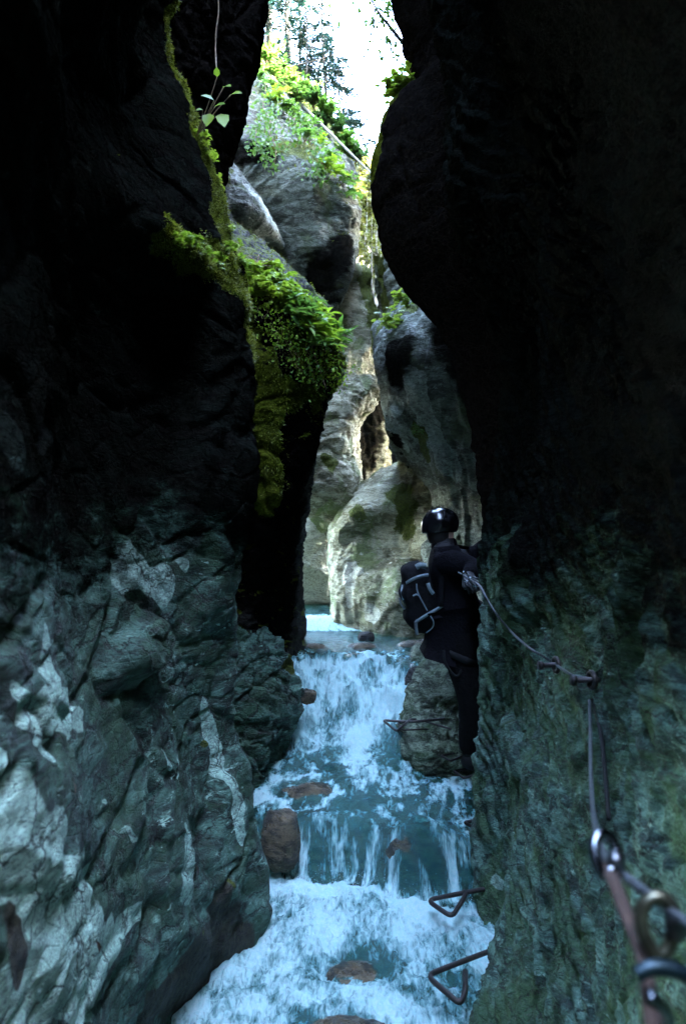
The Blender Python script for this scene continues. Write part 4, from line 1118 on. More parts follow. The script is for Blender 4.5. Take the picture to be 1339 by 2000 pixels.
for px, py, Y, h, wid, lab in ((470, 90, 13.5, 7.0, .22, 'blue green conifer nearest the black rock at top left'), (528, 118, 13, 6.0, .2, 'tall blue green conifer second from the black rock'),
                          (562, 155, 13, 3.6, .3, 'middle sized blue green conifer in the middle of the slope'), (600, 196, 12.6, 2.1, .42, 'bushy blue green conifer below the thin bare trunks'),
                          (632, 232, 12.8, 1.7, .5, 'low conifer right of the bushy one'), (662, 268, 12.9, 1.5, .5, 'young conifer near the right end of the slope'), (694, 308, 13.2, .95, .6, 'smallest conifer at the very tip of the slope')):
    x, y, z = P(px, py, Y)
    conifer(x, y, z - .2, h, lab, None, wid=wid, dens=1.5 if h < 4 else 1.1)
for px, py, Y, top, lab in ((562, 150, 14, -200, 'slim bare trunked tree, leftmost of those against the white sky'), (588, 175, 13.5, -200, 'slim bare trunked tree beside the leftmost one'), (606, 200, 14.5, -150, 'leaning slim tree in the middle of the white sky'), (632, 262, 12.6, -250, 'slim straight tree farthest right against the white sky')):
    x, y, z = P(px, py, Y)
    h = (py - top) / F * Y
    leaf_tree(x, y, z, h, lab, None, L_MID, r=.028, crown=(.5, .98), dens=26, ls=.07, wid=.16, name='slim_tree', lean=(.16 if px == 606 else 0, 0))
stick('dead_log', [P(556, 172, 11.8), P(620, 235, 11.2), P(680, 295, 10.6), P(738, 352, 10.2)], [.014, .018, .016, .010], 'pale dead trunk slanting down across the tip of the slope', 'log', BARKPALE)
stick('dead_branch', [P(520, 140, 12.2), P(600, 122, 12.4), P(650, 108, 12.6)], [.014, .012, .006], 'thin dead branch sticking out level from the conifers', 'branch', BARK)


def bough(pts, r, label, nl, ls=.035, mat=None, spread=.05):
    root = empty('bough', pts[0]); b, f = MB(), MB()
    b.tube(pts, list(np.linspace(r, r * .3, len(pts))), 6, smooth=4)
    for i in range(nl // 5):
        k = random.randint(0, len(pts) - 2); q = Vector(pts[k]).lerp(Vector(pts[k + 1]), random.random())
        e = q + rv(spread) + Vector((0, 0, -spread))
        b.tube([q, q.lerp(e, .5) + rv(.01), e], [r * .25, r * .15, r * .08], 4)
        for j in range(5):
            f.leaf(q.lerp(e, random.uniform(.3, 1.1)), rv(1), Vector((0, 0, 1)) + rv(.4), ls * random.uniform(.7, 1.2), ls * .7)
    f.build('foliage', mat or L_MID, root, pts[0]); b.build('branch', BARK, root, pts[0])
    tag(root, label, 'branch')


bough([P(815, 118, 5.5), P(785, 82, 5.5), P(758, 48, 5.5), P(735, 18, 5.5), P(712, -30, 5.6)], .016, 'thick leaning bough reaching left from the top of the prow', 90, .04, spread=.11)
bough([P(812, 170, 5.5), P(790, 130, 5.5), P(768, 96, 5.5), P(748, 60, 5.6)], .006, 'fine leafy twig under the thick bough', 60, .035, spread=.08)
bough([P(810, 60, 5.7), P(770, 20, 5.7), P(735, -10, 5.7), P(690, -20, 5.8)], .008, 'leafy spray crossing the top edge of the sky', 110, .045, spread=.14)
# ivy on the hanging prow
for px, py, L, lab in ((535, 205, 125, 'long ivy strand hanging down the hanging prow'), (522, 150, 110, 'ivy strand left of the long one'), (505, 250, 60, 'short ivy strand low on the left of the prow'), (625, 290, 60, 'tuft of ivy hanging near the right tip of the prow'), (580, 220, 55, 'ivy strand near the middle of the prow top')):
    root = None; f, st = MB(), MB(); pts = []
    for k in range(7):
        q, m = surf('prow_left', px + random.uniform(-5, 5), py + L * k / 6, 12)
        pts.append(q + m * .05 + Vector((0, -.05, 0)))
    root = empty('ivy', pts[0]); st.tube(pts, .006, 4)
    for a, b in zip(pts[:-1], pts[1:]):
        for j in range(26):
            f.leaf(a.lerp(b, random.random()) + rv(.06), rv(1) + Vector((0, -.4, -.5)), Vector((0, -.7, .5)) + rv(.3), random.uniform(.04, .07), random.uniform(.035, .05))
    f.build('foliage', L_MID, root, pts[0]); st.build('stem', TWIG, root, pts[0])
    tag(root, lab, 'ivy')
g6, t6 = 'bushes covering the top of the hanging prow', 'round leafy bush in the green fringe along the top of the hanging prow'
for px, py in ((500, 130), (512, 150), (530, 165), (545, 190), (562, 205), (580, 222), (598, 240), (615, 262), (634, 280), (650, 300), (664, 330), (680, 352), (690, 372), (640, 318), (600, 262), (530, 190)):
    p, n = surf('prow_left', px, py + 6, 12)
    leafy_plant(p, n, random.uniform(.22, .4), .065, .045, 9, t6, g6, random.choice((L_MID, L_MID, L_BRIGHT)), name='bush', lean=(.1, -.5, -.2), per=9)
for px, py in ((470, 85), (496, 100), (520, 116), (545, 138), (568, 158), (590, 178), (612, 200), (634, 226), (654, 250), (674, 280), (694, 306), (482, 120), (530, 150), (580, 200), (625, 245), (665, 300)):
    leafy_plant(Vector(P(px, py + 14, 11.6)), (0, -.3, 1), random.uniform(.4, .62), .09, .06, 16, 'loose leafy shrub on the skyline edge of the hanging prow', 'shrubs on the skyline edge of the hanging prow', random.choice((L_MID, L_MID, L_DARKG)), name='shrub', lean=(.1, -.3, 0), per=10)
# far sunlit wood seen through the slit, and its flanks
g7, t7 = 'slender pale trees in the sunlit slit', 'slender pale sunlit tree just beyond the slit between the rocks'
for px, Y in ((704, 13.2), (712, 14.2), (719, 13.6), (726, 14.8), (731, 13.4), (738, 15.2), (745, 14.2), (752, 15.6)):
    x = (px - 669.5) / F * Y
    leaf_tree(x, Y, float(hill_z(x, Y)), random.uniform(1.6, 2.6), t7, g7, L_SUN, r=.022, crown=(.3, 1), dens=60, ls=.06, wid=.22, bark=BARKPALE, name='slim_tree', lean=(random.uniform(-.1, .1), 0))
g8, t8 = 'broadleaf trees on the sunlit slope', 'broadleaf tree with a sunlit yellow green crown on the slope beyond the gorge'
for i in range(34):
    Y = 17 + i * 1.5 + random.uniform(-1, 1)
    x = (random.uniform(700, 745) - 669.5) / F * Y + (random.uniform(-1, 1) if i % 3 == 0 else 0) + (random.uniform(-8, 10) if i % 4 == 3 else 0)
    leaf_tree(x, Y, float(hill_z(x, Y)), max(1.5, (.44 * Y - float(hill_z(x, Y))) * random.uniform(.7, 1.05)), t8, g8, L_SUN, crown=(.25, 1), dens=120, ls=.16 + Y * .004, wid=.45, name='tree')


# ------------------------------------------------------------------ ironwork
STEEL = plain_mat('steel', (.16, .17, .18), (.09, .09, .09), .35, 60, .2, .001, Metallic=1.0)
CHROME = plain_mat('polished_steel', (.20, .23, .25), (.10, .11, .12), .22, 40, .1, .0005, Metallic=1.0)
IRON = plain_mat('dark_iron', (.03, .03, .034), (.055, .042, .035), .45, 90, .5, .001, Metallic=.6)
CABLE = plain_mat('cable', (.15, .17, .18), (.05, .05, .05), .55, 200, .6, .001, Metallic=.8)
WEBB = plain_mat('webbing_brown', (.045, .022, .012), (.025, .013, .008), .9, 200)
BLACKRUB = plain_mat('black_rubber', (.005, .005, .005), (.009, .009, .009), .7, 80, Specular_IOR_Level=.2)


def plane_pts(z, pp): return [((px - 669.5) / F * (-z * F / (py - 1000)), -z * F / (py - 1000), z) for px, py in pp]


def rounded(pts, r):
    """round the corners of a polyline"""
    out = [Vector(pts[0])]
    for a, b, c in zip(pts[:-2], pts[1:-1], pts[2:]):
        a, b, c = Vector(a), Vector(b), Vector(c)
        d1 = (a - b); d2 = (c - b)
        rr = min(r, d1.length * .45, d2.length * .45)
        s, e = b + d1.normalized() * rr, b + d2.normalized() * rr
        for t in (0, .2, .4, .6, .8, 1): out.append((s * (1 - t) + b * t) * (1 - t) + (b * (1 - t) + e * t) * t)
    out.append(Vector(pts[-1]))
    return out


def rung(z, pp, r, rad, label):
    f = MB(); pts = rounded(plane_pts(z, pp), rad)
    f.tube(pts, r, 10)
    # ribbing of the reinforcing bar
    a, b = Vector(pts[0]), Vector(pts[1])
    nr = int((b - a).length / .011)
    for i in range(nr):
        c = a.lerp(b, (i + .5) / nr); d = (b - a).normalized()
        f.tube([c - d * .0016, c + d * .0016], r * 1.16, 10)
    return tag(f.build('step_rung', IRON), label, 'rung')


rung(-1.86, [(1010, 1727), (937, 1738), (833, 1758), (882, 1792), (909, 1748), (906, 1741)], .0115, .05, 'bent iron rung above the foaming pool, upper of the two nearest')
rung(-1.87, [(1040, 1828), (942, 1863), (832, 1905), (898, 1962), (908, 1940), (908, 1897)], .0115, .05, 'bent iron rung above the foaming pool, lowest and nearest of all')
rung(-1.33, [(868, 1404), (806, 1410), (748, 1407), (774, 1428), (800, 1406), (812, 1405)], .008, .03, 'iron rung standing out over the white rapid from the big slanting rock')
rung(-1.36, [(880, 1424), (826, 1408), (776, 1412), (786, 1426), (835, 1424)], .006, .02, 'second smaller rung crossing the one over the rapid')
rung(-1.52, [(945, 1476), (905, 1468), (860, 1476), (880, 1486), (900, 1478)], .006, .02, 'dark rung low on the big slanting rock near the crevice')
rung(-1.62, [(985, 1496), (925, 1500), (885, 1506), (905, 1520), (940, 1508)], .008, .02, "dark rung under the climber's boots in the crevice")
rung(-1.70, [(990, 1596), (945, 1600), (906, 1606), (922, 1616), (945, 1608)], .009, .02, 'dark rung end peeping from the crevice just above the lower fall')


def carabiner(c, size, ax, ay, r, label, mat=CHROME, gate=True, parent=None):
    """pear-shaped ring in the plane of ax, ay, with a gate and its sleeve"""
    c, ax, ay = Vector(c), Vector(ax).normalized(), Vector(ay).normalized()
    root = empty('carabiner', c); f, g = MB(), MB()
    loop = []
    for k in range(29):
        a = 2 * math.pi * k / 28
        wd = .30 + .08 * math.sin(a)
        loop.append(c + ax * size * wd * math.cos(a) + ay * size * .5 * math.sin(a))
    f.tube(loop, r, 8, cap=False)
    f.build('body', mat, root, c)
    p1 = c + ax * size * .29 - ay * size * .2; p2 = c + ax * size * .33 + ay * size * .2
    g.tube([p1, p2], r * 1.5, 8); g.build('gate', STEEL, root, c)
    tag(root, label, 'carabiner')
    return root


# the safety cable, its bolts and the clips on it
f = MB()
def onwall(px, py, o_=.05):
    p, n = surf('near_right', px, py, 12)
    k = (p.y - o_) / p.y
    return tuple(p * k)


CPX = [(935, 1143), (945, 1160), (955, 1178), (967, 1197), (980, 1214), (995, 1231), (1010, 1246), (1026, 1260), (1042, 1272), (1060, 1282)]
CW = [surf('near_right', a, b, 14)[0].y - .07 for a, b in CPX]
CW = [min(CW[max(0, i - 1):i + 2]) for i in range(len(CW))]
BLT, BLT2 = Vector(onwall(1143, 1330, .06)), Vector(onwall(1078, 1290, .06))
f.tube([P(895, 1118, 4.55), P(918, 1132, 4.35)] + [P(a, b, y) for (a, b), y in zip(CPX, CW)] + [BLT2, onwall(1095, 1300, .09), onwall(1112, 1312, .09), BLT,
        P(1150, 1350, 2.62), P(1152, 1420, 2.2), P(1153, 1500, 1.8), P(1157, 1580, 1.45), P(1168, 1640, 1.05), P(1185, 1680, .85), P(1230, 1720, .78), P(1290, 1765, .72), P(1400, 1850, .62)], .0048, 8, smooth=6)
tag(f.build('steel_cable', CABLE), 'steel safety cable sagging along the right wall towards the viewer', 'cable')


def bolt(c, n, label):
    c, n = Vector(c), Vector(n).normalized()
    root = empty('anchor_bolt', c); a, b = MB(), MB()
    a.tube([c + n * .10, c - n * .05], .009, 10); a.tube([c - n * .052, c - n * .066], .016, 6)
    a.build('shaft', IRON, root, c)
    u = n.cross(Vector((0, 0, 1))).normalized()
    b.tube([c + (u * math.cos(t) + Vector((0, 0, 1)) * math.sin(t)) * .024 for t in np.linspace(0, 2 * math.pi, 17)], .008, 8, cap=False)
    b.build('eye', IRON, root, c)
    tag(root, label, 'bolt')


bolt(BLT, (1, .15, 0), 'dark eye bolt where the cable turns down the right wall')
bolt(BLT2, (1, .2, 0), 'dark eye bolt half way along the sagging cable')
stick('cord', [P(1150, 1340, 2.6), P(1170, 1420, 2.35), P(1180, 1500, 2.1), P(1188, 1600, 1.9)], .006, 'dark cord hanging beside the cable from the eye bolt', 'cord', BLACKRUB)
carabiner(P(908, 1126, 4.42), .055, (1, 0, .3), (.3, -.3, -1), .0042, "bright carabiner at the climber's hand, left of its twin on the cable")
carabiner(P(926, 1136, 4.36), .07, (.5, .2, 1), (1, -.2, -.5), .0042, 'bright carabiner clipped on the cable, just below the hand')
carabiner(P(1180, 1670, .80), .040, (.9, 0, -.5), (.3, .6, .8), .006, 'out of focus polished carabiner close to the viewer, topmost of the two')
carabiner(P(1285, 1810, .70), .048, (1, 0, .1), (0, .2, 1), .0065, 'out of focus pale carabiner lower right, close to the viewer', mat=plain_mat('anodised_pale', (.10, .095, .06), (.06, .055, .035), .3, 30, .1, .0005, Metallic=.8))


def ribbon(f, pts, wv, w, t=.0015):
    """flat band along pts, widened along wv, with a little thickness"""
    k = len(f.V); pts = [Vector(p) for p in pts]; n = len(pts)
    for i, p in enumerate(pts):
        tg = (pts[min(i + 1, n - 1)] - pts[max(i - 1, 0)]).normalized()
        wvv = Vector(wv[i]) if isinstance(wv, list) else Vector(wv)
        u = (wvv - tg * wvv.dot(tg)).normalized(); nn = tg.cross(u)
        for a, b in ((-1, -1), (1, -1), (1, 1), (-1, 1)): f.V.append(tuple(p + u * a * w / 2 + nn * b * t / 2))
    for i in range(n - 1):
        for j in range(4): f.F.append((k + i * 4 + j, k + i * 4 + (j + 1) % 4, k + (i + 1) * 4 + (j + 1) % 4, k + (i + 1) * 4 + j))
    f.F.append((k + 3, k + 2, k + 1, k)); e = k + (n - 1) * 4; f.F.append((e, e + 1, e + 2, e + 3))


f = MB(); ribbon(f, [P(1186, 1690, .80), P(1205, 1740, .76), P(1228, 1800, .73), P(1255, 1870, .70), P(1270, 1960, .66), P(1280, 2080, .62)], (1, 0, -.3), .014, .004)
tag(f.build('lanyard', WEBB), 'out of focus brown webbing lanyard running down to the lower right corner', 'lanyard')
root = empty('rope_brake', P(1290, 1930, .66)); f, g = MB(), MB()
f.tube([P(1240, 1905, .66), P(1275, 1890, .66), P(1330, 1900, .66), P(1365, 1930, .66)], .007, 10, smooth=4); f.build('upper_bar', plain_mat('anodised_teal', (.015, .03, .034), (.01, .02, .025), .35, 30, .1, .0005, Metallic=.7), root, P(1290, 1930, .66))
g.tube([P(1262, 1945, .66), P(1280, 1960, .66), P(1300, 1992, .66), P(1290, 2040, .66)], .007, 10, smooth=4); g.build('lower_bar', CHROME, root, P(1290, 1930, .66))
tag(root, 'out of focus teal metal rope brake in the lower right corner', 'brake')


# ------------------------------------------------------------------ the climber
def skinned(name, nodes, edges, mat, parent=None, root=0, sub=2, loc=(0, 0, 0)):
    import bmesh
    names = list(nodes); bm = bmesh.new()
    ly = bm.verts.layers.skin.verify()
    vs_ = {}
    for i, k in enumerate(names):
        p, r = nodes[k]
        v = bm.verts.new(Vector(p) - Vector(loc)); v[ly].radius = (r * 1.2, r * 1.2)
        v[ly].use_root = (i == root); vs_[k] = v
    for a, b in edges: bm.edges.new((vs_[a], vs_[b]))
    me = bpy.data.meshes.new(name); bm.to_mesh(me); bm.free()
    o = link(name, me, mat, parent, smooth=False)
    md = o.modifiers.new('skin', 'SKIN'); md.use_smooth_shade = True
    sb = o.modifiers.new('smooth', 'SUBSURF'); sb.levels = sb.render_levels = sub
    return o


def body_mat():
    m, nt = newmat('face_and_dark_undersuit'); n = N(nt)
    tc = n.add('ShaderNodeTexCoord'); sp = n.add('ShaderNodeSeparateXYZ'); nt.links.new(tc.outputs['Object'], sp.inputs[0])
    face = n.math('MULTIPLY', n.math('GREATER_THAN', sp.outputs['Z'], 1.435), n.math('GREATER_THAN', sp.outputs['X'], -.105))
    n.out(n.principled(n.mix(face, (.006, .006, .007), (.30, .17, .12)), .7))
    return m


SKIN = body_mat()
JACKET = plain_mat('jacket_cloth', (.0035, .0033, .0045), (.006, .0055, .0075), .95, 60, .9, .010, Specular_IOR_Level=.08)
TROUS = plain_mat('trouser_cloth', (.004, .004, .0045), (.008, .007, .007), .95, 50, .9, .010, Specular_IOR_Level=.08)
HELM = plain_mat('helmet_shell', (.005, .005, .006), (.005, .005, .006), .2, 10, .0, .001, Coat_Weight=.2)
PACKC = plain_mat('pack_cloth', (.004, .004, .005), (.008, .008, .009), .9, 80, .8, .006, Specular_IOR_Level=.1)
GREYB = plain_mat('grey_webbing', (.16, .20, .21), (.11, .15, .16), .6, 150, .4, .001)
PY = 5.0
nd = dict(pelvis=(P(893, 1238, 5.0), .10), waist=(P(886, 1195, 5.0), .10), chest=(P(879, 1140, 5.0), .115), upper=(P(872, 1098, 5.0), .095), neck=(P(866, 1064, 5.0), .055), skull0=(P(866, 1044, 5.0), .070),
          skull1=(P(861, 1022, 5.0), .085), skull2=(P(858, 1006, 5.0), .070), chin=(P(880, 1048, 4.98), .030), nose=(P(888, 1030, 4.99), .014),
          ear=(P(862, 1030, 4.91), .014),
          shR=(P(868, 1094, 4.84), .060), elR=(P(925, 1110, 4.76), .043), wrR=(P(914, 1130, 4.60), .028), paR=(P(916, 1134, 4.54), .030),
          shL=(P(872, 1092, 5.16), .060), elL=(P(930, 1086, 5.24), .043), wrL=(P(955, 1055, 5.20), .028), paL=(P(962, 1045, 5.18), .030),
          hipR=(P(894, 1250, 4.90), .090), knR=(P(922, 1368, 4.88), .058), anR=(P(916, 1472, 4.95), .036), heR=(P(912, 1492, 4.95), .036), toR=(P(940, 1494, 4.92), .030),
          hipL=(P(896, 1250, 5.10), .090), knL=(P(940, 1350, 5.12), .058), anL=(P(930, 1462, 5.14), .036), heL=(P(926, 1482, 5.14), .036), toL=(P(954, 1486, 5.12), .030))
ed = [('pelvis', 'waist'), ('waist', 'chest'), ('chest', 'upper'), ('upper', 'neck'), ('neck', 'skull0'), ('skull0', 'skull1'), ('skull1', 'skull2'), ('skull0', 'chin'), ('skull1', 'nose'), ('skull1', 'ear'),
      ('upper', 'shR'), ('shR', 'elR'), ('elR', 'wrR'), ('wrR', 'paR'), ('upper', 'shL'), ('shL', 'elL'), ('elL', 'wrL'), ('wrL', 'paL'),
      ('pelvis', 'hipR'), ('hipR', 'knR'), ('knR', 'anR'), ('anR', 'heR'), ('heR', 'toR'), ('pelvis', 'hipL'), ('hipL', 'knL'), ('knL', 'anL'), ('anL', 'heL'), ('heL', 'toL')]
for hnd, base, fwd, sd in (('R', Vector(P(916, 1134, 4.54)), Vector((.1, -1, -.25)), Vector((1, 0, .3))), ('L', Vector(P(962, 1045, 5.18)), Vector((.5, 0, 1)), Vector((0, -1, 0)))):
    fwd.normalize(); sd.normalize(); cl = fwd.cross(sd) * (-1 if hnd == 'R' else 1)
    for i, ln in enumerate((.062, .070, .066, .052)):
        o_ = sd * (i - 1.5) * .019
        pts = (base + o_ + fwd * .035, base + o_ + fwd * (.035 + ln * .45) + cl * .006, base + o_ + fwd * (.035 + ln * .7) + cl * .030, base + o_ + fwd * (.035 + ln * .62) + cl * .048)
        prev = 'pa' + hnd
        for j, q in enumerate(pts):
            k = f'f{hnd}{i}{j}'; nd[k] = (tuple(q), .0095 - .0008 * j); ed.append((prev, k)); prev = k
    prev = 'pa' + hnd
    for j, q in enumerate((base - sd * .035 + fwd * .01, base - sd * .045 + fwd * .035 + cl * .01, base - sd * .035 + fwd * .055 + cl * .02)):
        k = f't{hnd}{j}'; nd[k] = (tuple(q), .0105 - .001 * j); ed.append((prev, k)); prev = k
pl = P(905, 1497, 5.0)
person = skinned('person', nd, ed, SKIN, loc=pl); person.location = pl
tag(person, 'person in black helmet and dark clothes clinging to the right wall with a black backpack', 'person')
jk = {k: (nd[k][0], nd[k][1] + .016) for k in ('pelvis', 'waist', 'chest', 'upper', 'shR', 'elR', 'shL', 'elL')}
jk['pelvis'] = (nd['pelvis'][0], .150)
jk['waist'] = (nd['waist'][0], .145)
jk['collar'] = (P(867, 1066, 5.0), .080); jk['hem'] = (P(884, 1268, 5.0), .125)
jk['cuR'] = (tuple(Vector(nd['elR'][0]).lerp(Vector(nd['wrR'][0]), .92)), .040); jk['cuL'] = (tuple(Vector(nd['elL'][0]).lerp(Vector(nd['wrL'][0]), .92)), .040)
skinned('jacket', jk, [('hem', 'pelvis'), ('pelvis', 'waist'), ('waist', 'chest'), ('chest', 'upper'), ('upper', 'collar'), ('upper', 'shR'), ('shR', 'elR'), ('elR', 'cuR'), ('upper', 'shL'), ('shL', 'elL'), ('elL', 'cuL')], JACKET, person, loc=pl)
skinned('neck_gaiter', dict(a=(P(872, 1092, 5.0), .085), b=(P(867, 1068, 5.0), .072), c=(P(864, 1048, 5.0), .078)), [('a', 'b'), ('b', 'c')], JACKET, person, loc=pl)
tr_ = {k: (nd[k][0], nd[k][1] + .018) for k in ('pelvis', 'hipR', 'knR', 'hipL', 'knL')}
tr_['pelvis'] = (nd['pelvis'][0], .135); tr_['top'] = (nd['waist'][0], .12)
tr_['seat'] = (P(868, 1262, 5.0), .105)
tr_['cR'] = (tuple(Vector(nd['knR'][0]).lerp(Vector(nd['anR'][0]), 1.02)), .060); tr_['cL'] = (tuple(Vector(nd['knL'][0]).lerp(Vector(nd['anL'][0]), 1.02)), .060)
skinned('trousers', tr_, [('pelvis', 'hipR'), ('hipR', 'knR'), ('knR', 'cR'), ('pelvis', 'hipL'), ('hipL', 'knL'), ('knL', 'cL'), ('pelvis', 'seat'), ('pelvis', 'top')], TROUS, person, loc=pl)
for s_, y in (('R', 4.95), ('L', 5.14)):
    a, h_, t = nd['an' + s_][0], nd['he' + s_][0], nd['to' + s_][0]
    skinned('boot', dict(a=(a, .056), h=(h_, .052), t=(t, .045)), [('a', 'h'), ('h', 't')], BLACKRUB, person, loc=pl)


HAIR = plain_mat('dark_hair', (.012, .010, .008), (.02, .016, .012), .7, 90, .8, .004)
skinned('hair', dict(a=(P(862, 1008, 5.0), .078), b=(P(858, 1026, 5.0), .088), c=(P(859, 1046, 5.0), .078), d=(P(861, 1066, 5.0), .066)), [('a', 'b'), ('b', 'c'), ('c', 'd')], HAIR, person, loc=pl)


def shell(name, c, r, mat, parent, cut=-.15, thick=.012, rot=0):
    """open-bottomed helmet dome with a rim"""
    V, Fc = [], []
    nu, nv = 40, 18
    for i in range(nv + 1):
        ph = math.pi / 2 - (math.pi / 2 - cut) * i / nv
        for j in range(nu):
            a = 2 * math.pi * j / nu
            rim = 1 + .05 * sstep(.85, 1, i / nv)
            x = r[0] * math.cos(ph) * math.cos(a) * rim; y = r[1] * math.cos(ph) * math.sin(a) * rim
            z = r[2] * math.sin(ph) + (.018 * math.cos(a)) * (i / nv)
            V.append((x, y, z))
    k = len(V)
    for x, y, z in list(V): V.append((x * (1 - thick / r[0]), y * (1 - thick / r[1]), z - thick * (z > 0)))
    for i in range(nv):
        for j in range(nu):
            a, b = i * nu + j, i * nu + (j + 1) % nu
            Fc.append((a, a + nu, b + nu, b)); Fc.append((k + a, k + b, k + b + nu, k + a + nu))
    for j in range(nu):
        a, b = nv * nu + j, nv * nu + (j + 1) % nu
        Fc.append((a, k + a, k + b, b))
    o = link(name, mesh(name, V, Fc), mat, parent)
    o.location = Vector(c) - Vector(pl)
    o.rotation_euler = (0, rot, 0)
    return o


he = shell('helmet', P(859, 1024, 5.0), (.118, .108, .108), HELM, person, rot=.12, cut=-.5)
f = MB()
for a in (-.5, .5, 1.5, 2.6, 3.7, 4.8):                # vent ribs
    f.tube([(.119 * math.cos(a) * math.cos(t), .106 * math.sin(a) * math.cos(t), .106 * math.sin(t) + .002) for t in (.35, .6, .85)], .004, 5)
f.build('vent_rib', BLACKRUB, he)
f = MB(); c_ = Vector(P(866, 1030, 5.0))
ribbon(f, [c_ + Vector(q) - Vector(pl) for q in ((-.02, -.092, .02), (.0, -.085, -.03), (.03, -.05, -.075), (.04, 0, -.085), (.03, .05, -.075), (0, .085, -.03), (-.02, .092, .02))], (.4, 0, .9), .015)
f.build('chin_strap', BLACKRUB, person)
# harness with its lanyard loop
f = MB(); cw = Vector(P(891, 1222, 5.0)) - Vector(pl)
ribbon(f, [cw + Vector((.155 * math.cos(t), .165 * math.sin(t), .012 * math.cos(t))) for t in np.linspace(0, 2 * math.pi, 25)], (0, 0, 1), .045, .006)
for s_, y in (('hipR', -1), ('hipL', 1)):
    a = Vector(nd[s_][0]).lerp(Vector(nd['kn' + s_[-1]][0]), .28) - Vector(pl)
    ribbon(f, [a + Vector((.105 * math.cos(t), .105 * math.sin(t), -.04 * math.cos(t))) for t in np.linspace(0, 2 * math.pi, 21)], (0, 0, 1), .04, .006)
hs = f.build('harness', BLACKRUB, person)
f = MB(); f.tube([tuple(Vector(P(*q)) - Vector(pl)) for q in ((866, 1270, 4.82), (868, 1290, 4.8), (877, 1308, 4.8), (888, 1320, 4.8), (896, 1318, 4.8), (901, 1302, 4.82), (903, 1270, 4.84))], .008, 7, smooth=5)
f.build('lanyard_loop', BLACKRUB, hs)

# backpack: the climber carries it, so it stands on its own
bl = P(822, 1165, 5.0)
root = empty('backpack', bl)
UP = Vector((-.16, 0, 1)).normalized(); OUT = Vector((-1, 0, -.16)).normalized(); SIDE = Vector((0, 1, 0))


def pack_pt(u, v, w_):
    """u up (-1..1), v side (-1..1), w outwards from the back (0..1); metres from the pack's centre"""
    prof = (1 - .30 * max(0, u) ** 2.2 - .22 * max(0, -u) ** 3)
    return UP * u * .225 + SIDE * v * .155 * (1 - .12 * u * u) + OUT * ((w_ - .42) * .215 * prof)


V, Fc = [], []
nu, nv = 26, 36
for i in range(nu + 1):
    u = -1 + 2 * i / nu
    e = (1 - abs(u) ** 5) ** .4 if abs(u) < 1 else 0
    for j in range(nv):
        a = 2 * math.pi * j / nv
        cx, sx = math.cos(a), math.sin(a)
        v = math.copysign(abs(sx) ** .55, sx) * (.25 + .75 * e); w_ = .5 + .5 * math.copysign(abs(cx) ** .6, cx) * (.3 + .7 * e)
        q = pack_pt(u, v, w_) + rv(.0012)
        q += OUT * .012 * math.sin(u * 9) * (w_ > .6)
        V.append(tuple(q))
for i in range(nu):
    for j in range(nv):
        a, b = i * nv + j, i * nv + (j + 1) % nv
        Fc.append((a, b, b + nv, a + nv))
Fc.append(tuple(reversed(range(nv)))); Fc.append(tuple(nu * nv + j for j in range(nv)))
link('pack_body', mesh('pack_body', V, Fc), PACKC, root)


def rel(px, py, Y): return tuple(Vector(P(px, py, Y)) - Vector(bl))


def strap(pts, w_, mat=GREYB, wv=(0, 0, 1), name='strap', t=.003):
    f = MB(); C = np.array([rel(*p) for p in pts])[:, None, :]
    Q = catmull(C, np.linspace(0, len(pts) - 1, (len(pts) - 1) * 5 + 1))[:, 0]
    ribbon(f, [tuple(q) for q in Q], wv, w_, t)
    return f.build(name, mat, root)


strap([(782, 1152, 5.02), (790, 1141, 4.90), (806, 1131, 4.83), (822, 1125, 4.825), (836, 1123, 4.84)], .020)
strap([(806, 1216, 4.90), (814, 1213, 4.845), (835, 1200, 4.83), (853, 1190, 4.83), (864, 1183, 4.85)], .020)
strap([(786, 1142, 4.92), (785, 1156, 4.90), (788, 1172, 4.89)], .016, wv=(1, 0, 0))
strap([(813, 1140, 4.825), (814, 1152, 4.82), (818, 1163, 4.82), (826, 1178, 4.82), (834, 1193, 4.82)], .008, wv=(1, 0, 0), name='zip')
strap([(835, 1139, 4.828), (839, 1150, 4.826), (846, 1160, 4.83)], .022, wv=(1, 0, .2), name='side_panel')
strap([(806, 1164, 4.825), (813, 1161, 4.822), (819, 1164, 4.822)], .010, wv=(0, 0, 1), name='zip_pull')
strap([(812, 1214, 4.85), (812, 1226, 4.86), (814, 1240, 4.87)], .020, wv=(1, 0, 0))
strap([(840, 1203, 4.825), (846, 1214, 4.825), (844, 1226, 4.83), (832, 1236, 4.84)], .007, wv=(1, 0, 0), name='zip')
strap([(780, 1168, 4.95), (783, 1180, 4.95), (790, 1190, 4.93)], .014, wv=(1, 0, 0))
strap([(812, 1108, 4.86), (820, 1104, 4.85), (832, 1106, 4.85)], .034, wv=(0, 0, 1), name='top_flap')
strap([(850, 1072, 4.86), (858, 1100, 4.83), (862, 1140, 4.82), (860, 1185, 4.83)], .03, PACKC, wv=(1, 0, 0), name='shoulder_strap')
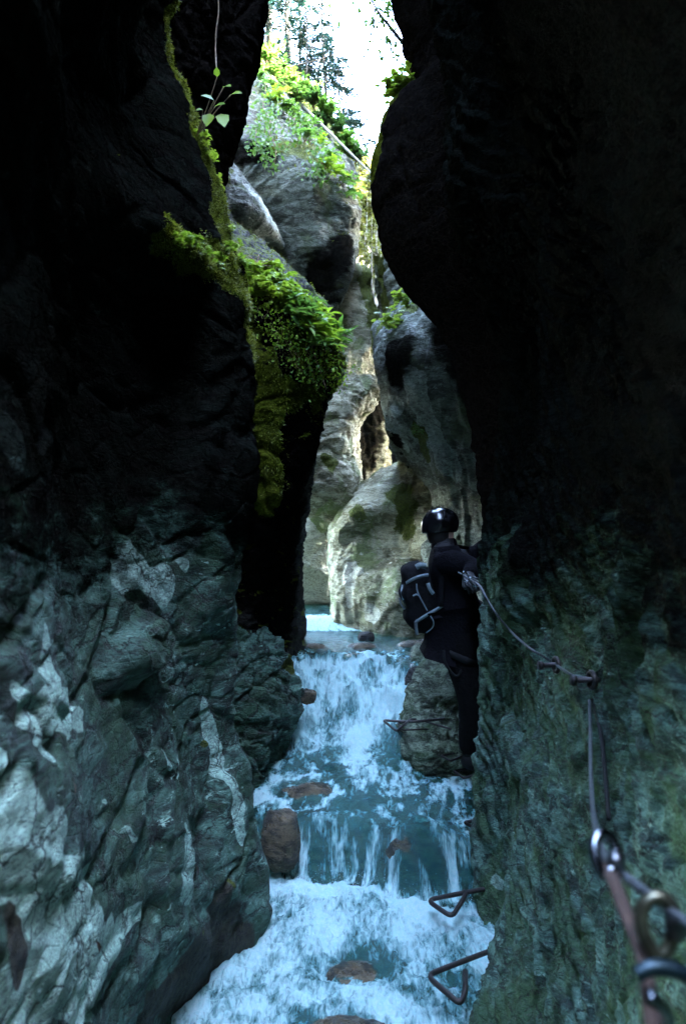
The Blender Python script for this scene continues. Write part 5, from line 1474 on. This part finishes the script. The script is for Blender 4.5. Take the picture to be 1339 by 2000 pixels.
strap([(850, 1072, 5.14), (862, 1100, 5.17), (866, 1140, 5.18), (862, 1185, 5.17)], .03, PACKC, wv=(1, 0, 0), name='shoulder_strap')
f = MB(); f.tube([rel(*q) for q in ((790, 1130, 4.95), (787, 1116, 4.95), (793, 1108, 4.95), (804, 1109, 4.95), (808, 1120, 4.95))], .007, 7, smooth=4); f.build('grab_handle', BLACKRUB, root)
tag(root, "black backpack with grey straps on the climber's back", 'backpack')
#@@P2END
# ------------------------------------------------------------------ camera, world, light
cam = bpy.data.cameras.new('camera')
co = bpy.data.objects.new('camera', cam)
COL.objects.link(co)
co.rotation_euler = (math.pi / 2, 0, 0)
cam.sensor_fit = 'VERTICAL'; cam.sensor_height = 36; cam.sensor_width = 24.1; cam.lens = 28.0
cam.clip_start = .02; cam.clip_end = 600
cam.dof.use_dof = True; cam.dof.focus_distance = 5.0; cam.dof.aperture_fstop = 3.8
SC.camera = co
wd = bpy.data.worlds.new('World'); SC.world = wd; wd.use_nodes = True
nt = wd.node_tree
bg = nt.nodes['Background']
sky = nt.nodes.new('ShaderNodeTexSky'); sky.sky_type = 'NISHITA'; sky.sun_disc = False; sky.dust_density = 2.0; sky.ozone_density = .7; sky.air_density = .9
EL, AZ = math.radians(38), math.radians(102)
sky.sun_elevation = EL; sky.sun_rotation = AZ
nt.links.new(sky.outputs[0], bg.inputs[0]); bg.inputs[1].default_value = .15
sd = bpy.data.lights.new('sun', 'SUN'); sd.energy = 3.0; sd.angle = math.radians(.5); sd.color = (1, .95, .86)
so = bpy.data.objects.new('sun', sd); COL.objects.link(so)
d = Vector((math.sin(AZ) * math.cos(EL), math.cos(AZ) * math.cos(EL), math.sin(EL)))
so.rotation_euler = d.to_track_quat('Z', 'Y').to_euler()
vs = SC.view_settings
vs.view_transform = 'Standard'; vs.look = 'None'; vs.gamma = 1; vs.use_curve_mapping = False
vs.exposure = 6.7
SC.cycles.use_denoising = True
SC.cycles.max_bounces = 8; SC.cycles.diffuse_bounces = 4; SC.cycles.transparent_max_bounces = 12
SC.cycles.sample_clamp_indirect = 6
